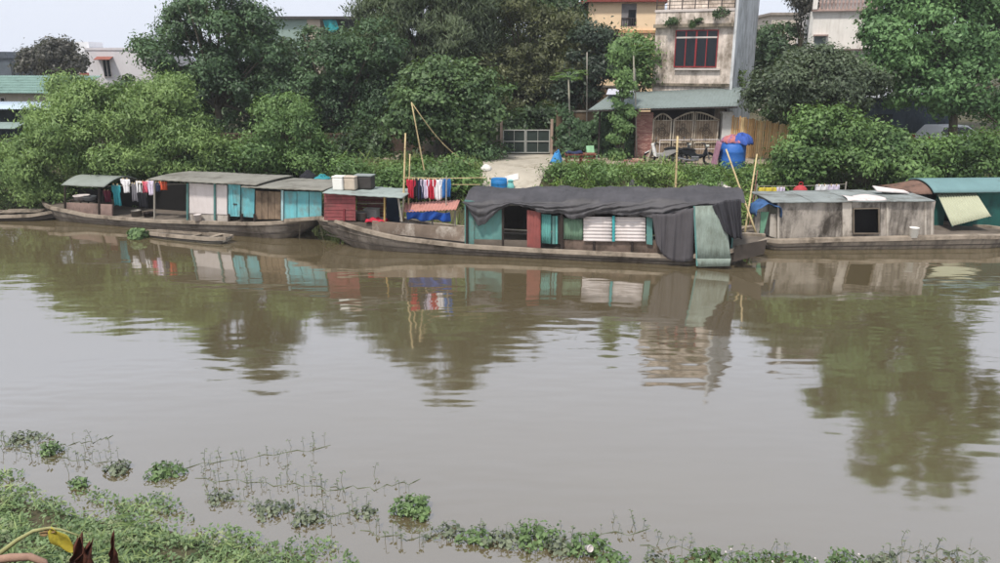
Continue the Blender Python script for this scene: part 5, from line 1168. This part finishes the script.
# the wall the ivy grows on
tree('undergrowth_bush', 'dark undergrowth bush right behind the bamboo fence', 42, [(790, 115, 28, 16), (825, 112, 30, 18)], 9000, LEAF_D, .2, .5, cat='bush', r0=.05, group='undergrowth under the wood')
iw = thing('boundary_wall', 'ivy-covered brown boundary wall right of the metal gate', 'wall', (at(590, 140, 41.6)[0], 41.6, 2.05)); z1 = at(590, 112, 41.6)[2] - 2.05; a = at(556, 140, 41.6)[0] - iw.location.x; b = at(636, 140, 41.6)[0] - iw.location.x
MB().box(a, b, 0, .2, -.1, z1).build('panel', mat('brown_wall', (110, 92, 74), .95, .2, 1, (74, 64, 50), .5), iw); MB().box(a - .03, b, -.04, .24, z1 + .002, z1 + .08).build('coping', MATS['grey_block'], iw)
w2 = thing('boundary_wall', 'shaded brown wall behind the metal gate', 'wall', (at(545, 110, 50)[0], 50, 2.2)); MB().box(-6, 6, 0, .25, -.2, 3.2).build('panel', MATS['brown_wall'], w2); MB().box(-6.04, 6.04, -.04, .29, 3.202, 3.3).build('coping', MATS['grey_block'], w2)
w3 = thing('boundary_wall', 'long dark brown earth wall under the wood left of the ramp', 'wall', (at(370, 150, 42.5)[0], 42.5, 2.0), R(-2)); MB().box(-9, 5.2, 0, .3, -.3, 1.1).build('panel', mat('dark_brown_wall', (84, 68, 58), .95, .25, 1, (56, 48, 40), .5), w3); MB().box(-9.04, 5.24, -.04, .34, 1.102, 1.18).build('coping', MATS['dark_brown_wall'], w3)
# papayas: ringed trunk, long-stalked lobed leaves
def papaya(label, px, Y, ytop, n=9, ln=.9):
    b = at(px, 150, Y); base = np.array((b[0], Y, tz(b[0], Y))); top = at(px - .5, ytop, Y) - base
    e = thing('papaya_tree', label, 'tree', base, 0, 'papaya trees near the gate')
    MB().tube([(0, 0, -.1), top * .5 + (.05, 0, 0), top], [.07, .055, .035], 8).build('trunk', mat('papaya_bark', (150, 146, 132), .9, .2, 6), e, True)
    P = []; N = []; st = MB()
    for k in range(n):
        a = 2 * pi * k / n + random.random() * .5; el = random.uniform(-.15, .6); d = np.array((cos(a) * cos(el), sin(a) * cos(el), sin(el))); tip = top + d * ln * random.uniform(.7, 1)
        st.tube([top - (0, 0, .05), top + d * ln * .5 + (0, 0, .06), tip], .014, 4)
        for j in range(7):
            f = a + (j - 3) * .5; P.append(tip + np.array((cos(f), sin(f), -.35)) * .17); N.append((cos(f) * .3, sin(f) * .3, 1))
    st.build('leaf_stalks', L_MID, e)
    P = np.array(P); up = P - P.reshape(-1, 7, 3).mean(1).repeat(7, 0) + RNG.normal(size=P.shape) * .02
    leaf_obj('leaves', P, np.array(N), np.full(len(P), .5), .4, L_FRE, e, .5, up=up); return e
papaya('papaya with pale trunk standing left of the straight pole', 569, 40.9, 76, 14, .85)
papaya('papaya crown rising beside the ivy column', 634, 41.9, 52, 12, 1.1); papaya('pair of papaya trunks left of gate, shorter crown', 497, 43.5, 88, 10, .9)

# ------------------------------------------------------------------ weeds on the far bank (too many to count)
def scatter(name, label, n, xr, dfun, hgt, size, m, asp=.4, keep=None, cat='weeds'):
    x = RNG.uniform(*xr, n); y = dfun(x, RNG.random(n))
    if keep is not None: k = keep(x, y); x, y = x[k], y[k]
    cl_ = (.5 + .5 * np.sin(x * 2.1 + np.sin(y * 1.7)) * np.cos(y * 2.3 + np.sin(x * .9))); h = hgt * (.12 + .88 * cl_) * RNG.random(len(x)) ** .7 * np.clip((7.6 - (y - yb(x))) / 4, .12, 1)
    P = np.stack([x, y, np.maximum(tz(x, y), 0) + h], -1); N = RNG.normal(size=P.shape) * .6 + np.array((0, -.25, .7))
    o = leaf_obj(name, P, N, size * (.6 + .8 * RNG.random(len(P))), asp, m, None, -.2); return tag(o, label, cat, kind='stuff')
for i, (x, y, rx, ry, lab) in enumerate([(562, 174, 15, 10, 'scrubby green weed clump below the blue draped cloth'), (604, 172, 18, 12, 'scrubby green weed clump below the table, right side'), (650, 173, 16, 9, 'scrubby green weed clump below the pale scooter'), (702, 177, 14, 11, 'scrubby green weed clump left of the big blue drum foot'), (748, 178, 16, 9, 'scrubby green weed clump right of the crossed poles'), (775, 172, 16, 9, 'scrubby green weed clump at the foot of bamboo fence')]):
    g_ = None
    for Yq in np.arange(31, 45, .1):
        p_ = at(x, y + ry, Yq)
        if p_[2] <= tz(p_[0], p_[1]): g_ = Yq; break
    tree('weed_clump', lab, g_ or 36, [(x, y, rx, ry)], 2200, [L_FRE, L_MID, L_YEL][i % 3], .15, .4, cat='weed clump', r0=.03, group='weed clumps on the far bank')
drv = lambda x, y: (np.sin(x * 1.3 + np.sin(y * 1.1) * 2) * np.sin(y * 1.7 + x * .6) + RNG.normal(size=len(x)) * .3 > -.3) & ~((x > ga[0] - .5) & (x < gb[0] + .1 - (41.4 - y) * .05 + .35 * np.sin(y * 3 + x)) & (y > 33.6))
scatter('bank_weeds', 'dense green weeds covering the far bank slope', 80000, (-27, 30), lambda x, r: yb(x) + .1 + 6.3 * r, .55, .15, leafmat('bank_weed', (58, 84, 46), (150, 172, 108), 1.5, .3, (136, 126, 92)), .45, drv)
scatter('bank_weeds', 'lighter tall weeds on the bank below the red-brown table', 9000, (.8, 16), lambda x, r: yb(x) + 1.2 + 5 * r, 1.0, .26, leafmat('weed_light', (70, 98, 44), (134, 164, 84), .6, .3), .22, drv)
x = RNG.uniform(-9, 17, 5000); y = yb(x) + .4 + 6 * RNG.random(5000); k = drv(x, y) & (np.sin(x * 2.7 + np.sin(y * 2)) + RNG.normal(size=5000) * .5 > .3); x, y = x[k], y[k]; ln_ = RNG.uniform(.3, .9, len(x))
up_ = np.stack([RNG.normal(size=len(x)) * .35, RNG.normal(size=len(x)) * .35 - .1, np.ones(len(x))], -1)
tag(leaf_obj('bank_grass', np.stack([x, y, tz(x, y) + ln_ * .4], -1), np.stack([RNG.normal(size=len(x)), -np.ones(len(x)), RNG.normal(size=len(x)) * .2], -1), ln_, .09, leafmat('tall_grass', (96, 118, 62), (176, 188, 124), 1.2, .3), None, 0, up_), 'tall pale grass blades on the far bank', 'grass', kind='stuff')
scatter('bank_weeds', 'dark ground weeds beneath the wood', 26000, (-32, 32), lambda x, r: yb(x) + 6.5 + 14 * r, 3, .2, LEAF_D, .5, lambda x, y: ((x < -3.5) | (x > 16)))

# ------------------------------------------------------------------ near bank and water plants
L_NEAR = leafmat('near_weed', (62, 84, 54), (140, 164, 116), 2.2, .3, (164, 170, 132))
L_HYA = leafmat('hyacinth_leaf', (62, 84, 54), (124, 150, 96), 2, .25)
L_DULL = leafmat('dull_water_leaf', (72, 82, 66), (124, 132, 108), 2, .15)
def nearscatter(name, label, n, x0, x1, d0, d1, hgt, size, m, asp):
    x = RNG.uniform(x0, x1, n); y = yn(x) + .18 * np.sin(x * 1.9) + .12 * np.sin(x * 4.3) + .35 - d0 - (d1 - d0 + .35) * RNG.random(n) ** .75
    gap = np.sin(x * 3.1 + 2 * np.sin(y * 2.3)) * np.sin(y * 4.1 + np.sin(x * 2.7)) + RNG.normal(size=n) * .35 > -.45; x, y = x[gap], y[gap]; n = len(x)
    cl_ = .5 + .5 * np.sin(x * 5 + np.sin(y * 4)) * np.cos(y * 5.3 + np.sin(x * 3)); h = hgt * (.2 + .8 * cl_) * RNG.random(n) ** .8
    P = np.stack([x, y, np.maximum(tz(x, y), 0) + h + .01], -1); N = RNG.normal(size=P.shape) * .55 + np.array((0, -.3, .8))
    return tag(leaf_obj(name, P, N, size * (.5 + RNG.random(n)), asp, m, None, -.1), label, 'weeds', kind='stuff')
nearscatter('near_bank_weeds', 'leafy green weeds on the near bank at the bottom left', 44000, -11, -1.2, 0, 3.2, .15, .07, L_NEAR, .5)
nearscatter('near_bank_weeds', 'thin line of weeds along the near bank at bottom right', 9000, -1.2, 9, .0, 1.6, .16, .06, L_NEAR, .5)
nearscatter('near_bank_weeds', 'grassy blades among near bank weeds', 3500, -11, -1.5, .2, 3, .3, .2, leafmat('grass_blade', (84, 108, 58), (160, 176, 118), 2, .3), .09)

def hyacinth(label, px, py, r, n, h, m=L_HYA, size=.085, flower=False, name='water_plant'):
    c = on(px, py, 0); e = thing(name, label, 'water plant', c, 0, 'water plants near the bank')
    if py > 520 and px > 430: n = int(n * .7); h *= .75; r *= 1.1
    a = RNG.random(n) * 2 * pi; q = np.sqrt(RNG.random(n)) * r * (.75 + .25 * np.sin(a * 3 + px)); hh = h * RNG.random(n) * (1 - .5 * (q / r) ** 2) + .015
    P = np.stack([q * np.cos(a) * 1.2, q * np.sin(a), hh], -1); N = np.stack([np.cos(a) * .5, np.sin(a) * .5 - .2, np.full(n, .8)], -1) + RNG.normal(size=(n, 3)) * .35
    leaf_obj('leaves', P, N, size * (.6 + .8 * RNG.random(n)), .7, m, e)
    st = MB()
    for k in range(min(40, n // 4)): st.tube([(P[k][0] * .7, P[k][1] * .7, -.02), tuple(P[k])], .006, 4)
    st.build('stalks', m, e)['kind'] = 'stuff'
    if flower:
        for k in range(2):
            i = random.randrange(n); MB().lathe([(.003, 0), (.016, .01), (.013, .024), (.002, .03)], (P[i][0], P[i][1], P[i][2] + .05), 7).build('flower', M_WHITE, e)
    return e
for px, py, r, n, h, m, lab in [(413, 513, .33, 420, .26, L_HYA, 'brightest floating clump of round leaves, alone in open water'),
    (50, 453, .22, 130, .2, L_HYA, 'small green clump left, highest of the floating plants'), (26, 440, .4, 120, .1, L_DULL, 'loose dull weed patch at the left edge of the water'), (80, 486, .17, 90, .15, L_HYA, 'small green clump floating nearest the left bank weeds'),
    (118, 471, .26, 150, .14, L_DULL, 'dull clump left of the leafy trailing row'), (165, 474, .34, 240, .16, L_HYA, 'wide leafy clump at root of the trailing shoots'), (220, 500, .25, 70, .1, L_DULL, 'thin dull patch below the trailing shoots'),
    (270, 512, .35, 130, .12, L_DULL, 'dull weed patch nearest middle of left bank'), (310, 520, .3, 110, .12, L_DULL, 'dull weed patch right above the bank weeds end'), (365, 515, .2, 60, .1, L_DULL, 'sparse leaves left of the brightest clump'),
    (450, 535, .3, 110, .14, L_DULL, 'sparse weed clump below right of the brightest clump'), (475, 540, .25, 150, .2, L_HYA, 'low green clump right of the sparse weed clump'), (500, 543, .25, 170, .22, L_DULL, 'grey-green clump left of the tall clump'),
    (535, 540, .36, 320, .34, L_HYA, 'tall tufted clump near bottom centre'), (560, 550, .25, 170, .22, L_DULL, 'dull clump between the tall clump and the white cup'), (587, 550, .3, 300, .3, L_HYA, 'bushy clump behind the white cup'),
    (610, 556, .25, 170, .2, L_HYA, 'clump right of the white cup'), (655, 556, .25, 80, .12, L_DULL, 'sparse clump right of bottom centre'), (690, 558, .25, 110, .14, L_HYA, 'low clump left of white flowers'), (712, 556, .3, 190, .2, L_HYA, 'flowering clump with white dots, leftmost one'),
    (760, 558, .3, 180, .16, L_HYA, 'flowering low clump, second from left'), (800, 560, .3, 150, .14, L_HYA, 'low clump between the flowering ones'), (845, 558, .3, 190, .2, L_HYA, 'flowering clump below the sky reflection'), (885, 558, .2, 120, .2, L_DULL, 'dark-tipped clump at lower right'), (930, 556, .2, 60, .16, L_DULL, 'sparse upright clump near the lower right corner'), (968, 556, .25, 70, .14, L_DULL, 'sparse clump at lower right corner')]:
    hyacinth(lab, px, py + (7 if px > 600 else 0), r, n, h, m, .075, 'flower' in lab)
hyacinth('bright floating plant beside the left end of the sampan', 138, 238, .42, 260, .4, L_HYA, .2)
# trailing weeds: a floating runner carrying upright shoots
shoot = None
def runner(label, pix, n, hs=.2, spread=.05, m=L_DULL):
    global shoot
    P = [on(x, y, .01) for x, y in pix]; base = P[0]
    e = thing('trailing_weed', label, 'water plant', base, 0, 'trailing weeds rooted in the water')
    def pl(u):
        k = u * (len(P) - 1); i = min(int(k), len(P) - 2); return P[i] * (1 - k + i) + P[i + 1] * (k - i)
    MB().tube([pl(k / 16) - base + (0, .06 * sin(k * 2.1) + .03 * sin(k * 5.3), -.008 - .006 * sin(k * 3.7)) for k in range(17)], .007, 5).build('runner_stem', MATS['dark_red_post'] if False else m, e)
    for k in range(n):
        q = pl(min(1, max(0, (k + random.random()) / n))) - base + np.array((random.gauss(0, spread * 1.5), random.gauss(0, spread * 3.4), -.01)); s = hs * random.uniform(.5, 1.15)
        if shoot is None:
            mb = MB(); mb.tube([(0, 0, 0), (.05, .01, .55), (.12, 0, 1)], [.02, .018, .014], 5)
            for (x, y, z, dx, dy, dz, l) in ((.12, 0, 1, .32, 0, -.16, 1), (.06, 0, .62, -.3, .1, .1, 1), (.1, .0, .85, .1, -.25, -.05, 1)):
                d = np.array((dx, dy, dz)); w_ = np.cross(d, (0, 0, 1)); w_ = w_ / np.linalg.norm(w_) * .09; p = np.array((x, y, z))
                b = len(mb.v); mb.v += [tuple(p), tuple(p + d * .5 + w_ + (0, 0, .05)), tuple(p + d), tuple(p + d * .5 - w_ + (0, 0, .05))]; mb.f.append((b, b + 1, b + 2, b + 3))
            shoot = mb.build('shoot', m, e); o = shoot; o.location = q; o.scale = (s, s, s); o.rotation_euler = (0, 0, random.random() * 6)
        else: o = share(shoot, e, q, (random.gauss(0, .15), random.gauss(0, .15), random.random() * 6.3), (s, s, s))
for lab, pix, n in [('long row of upright shoots, farthest out and topmost on the left', [(160, 472), (215, 462), (270, 455), (330, 446)], 34),
    ('second row of shoots, below the topmost row', [(195, 478), (250, 482), (300, 485), (345, 490)], 44), ('straggling row of shoots reaching towards the brightest clump', [(330, 487), (375, 488), (420, 480)], 12),
    ('loose shoots at the left edge near highest clump', [(0, 440), (25, 452), (70, 460), (110, 462)], 46), ('row of shoots above the left bank weeds', [(205, 494), (260, 506), (330, 516), (370, 512)], 50), ('few shoots left above small highest clump', [(60, 445), (95, 441), (112, 436)], 7),
    ('shoots standing around the sparse weed clump near bottom', [(360, 530), (410, 540), (450, 530), (500, 538)], 34), ('shoots around tall tufted clump', [(505, 535), (560, 538), (650, 530)], 34), ('shoots along the bottom right water edge', [(640, 545), (720, 552), (800, 556)], 26), ('sparse shoots near lower right corner', [(880, 555), (930, 550), (980, 552)], 20)]:
    runner(lab, pix, int(n * .95))
e = thing('foam_cup', 'white foam cup lying among the plants near bottom centre', 'cup', on(586, 557, 0) + np.array((0, 0, .16)), .5); e.rotation_euler = (R(70), .2, .5)
MB().lathe([(.035, 0), (.05, .1), (.054, .1), (.05, .108), (.044, .1), (.03, .012), (.002, .012)], (0, 0, 0), 16).build('body', M_WHITE, e, True)
MB().lathe([(.048, .085), (.056, .088), (.048, .091)], (0, 0, .0), 16).build('rim', M_WHITE, e)

# banana plant at the near left corner: arching stalk, yellow leaf, dried brown leaves
bY = 6.6; bb = at(20, 600, bY); gb_ = np.array((bb[0] - .3, bY, tz(bb[0] - .3, bY)))
bn = thing('banana_plant', 'withered banana plant with yellow and brown leaves at bottom left corner', 'banana plant', gb_)
L3 = lambda x, y, d=0: at(x, y, bY + d) - gb_
M_STALK = mat('banana_stalk', (150, 150, 104), .7, .2, 4, (120, 96, 66), .4); M_BRN = mat('dried_leaf', (84, 48, 36), .9, .35, 9, (48, 26, 22), .55); M_YLF = mat('yellow_leaf', (176, 160, 56), .75, .2, 7, (120, 116, 40), .5)
MB().tube([(0, 0, -.05), L3(-25, 580), L3(-14, 563)], [.09, .075, .06], 9).build('stem', M_STALK, bn, True)
MB().tube([L3(-14, 563), L3(2, 552), L3(18, 540), L3(34, 531), L3(50, 528), L3(62, 530), L3(88, 539)], [.03, .026, .022, .018, .014, .011, .004], 7).build('leaf_stalk', M_STALK, bn, True)
def leafblade(a, b, w, m, name, wob=.03, nu=18, nv=6, prof=None, fold=.3, jag=0):
    a, b = np.array(a), np.array(b); d = b - a; sd = np.cross(d, (0, 1, 0)); sd = sd / np.linalg.norm(sd)
    def fn(u, v):
        hw_ = w * (prof(u) if prof else sin(pi * min(1, u * .95 + .05)) ** .6); x = (v - .5) * 2
        hw_ *= 1 + (jag * sin(u * 37 + x * 3) if abs(x) > .5 else 0)
        return a + d * u + sd * x * hw_ + np.array((.0, -fold * abs(x) * hw_ + wob * sin(u * 9 + x * 4), wob * sin(u * 7 + x * 3)))
    return MB().grid(fn, nu, nv).build(name, m, bn, True, .004)
leafblade(L3(50, 529), L3(75, 551), .085, M_YLF, 'yellow_leaf', .012)
leafblade(L3(80, 536), L3(88, 590), .12, M_BRN, 'dried_leaf', .035, 40, 14, lambda u: .22 + .75 * sin(min(1, u * 1.5) * pi / 2) + .06 * sin(u * 21), .5, .07)
leafblade(L3(92, 541), L3(76, 590), .075, M_BRN, 'dried_leaf', .03, 30, 8, lambda u: .3 + .8 * sin(u * pi) + .07 * sin(u * 27), .8, .08)
leafblade(L3(113, 533, .2), L3(116, 590, .2), .075, M_BRN, 'dried_leaf', .025, 40, 10, lambda u: .14 + .85 * u + .08 * sin(u * 25), .5, .07)
leafblade(L3(40, 534), L3(56, 530), .03, mat('dry_edge', (140, 116, 82), .9), 'dry_frond', .01)
MB().tube([L3(-20, 563, -.3), L3(10, 558, -.3), L3(30, 557, -.3), L3(44, 562, -.3), L3(50, 575, -.3)], [.04, .042, .036, .03, .02], 8).build('fallen_stalk', mat('pink_brown_stalk', (150, 120, 104), .85, .25, 6), bn, True)

# ------------------------------------------------------------------ thin humid haze
hm = bpy.data.materials.new('humid_air'); hm.use_nodes = True; t = hm.node_tree; t.nodes.remove(t.nodes['Principled BSDF'])
pv = nd(t, 'ShaderNodeVolumePrincipled'); pv.inputs['Density'].default_value = .0006; pv.inputs['Color'].default_value = (.93, .96, 1, 1); pv.inputs['Anisotropy'].default_value = .1
t.links.new(pv.outputs[0], t.nodes['Material Output'].inputs['Volume'])
hz_ = MB().box(-145, 145, -35, 205, -4, 24).build('haze', hm); tag(hz_, 'thin humid haze over the river', 'haze', kind='stuff')
SC.cycles.volume_bounces = 0
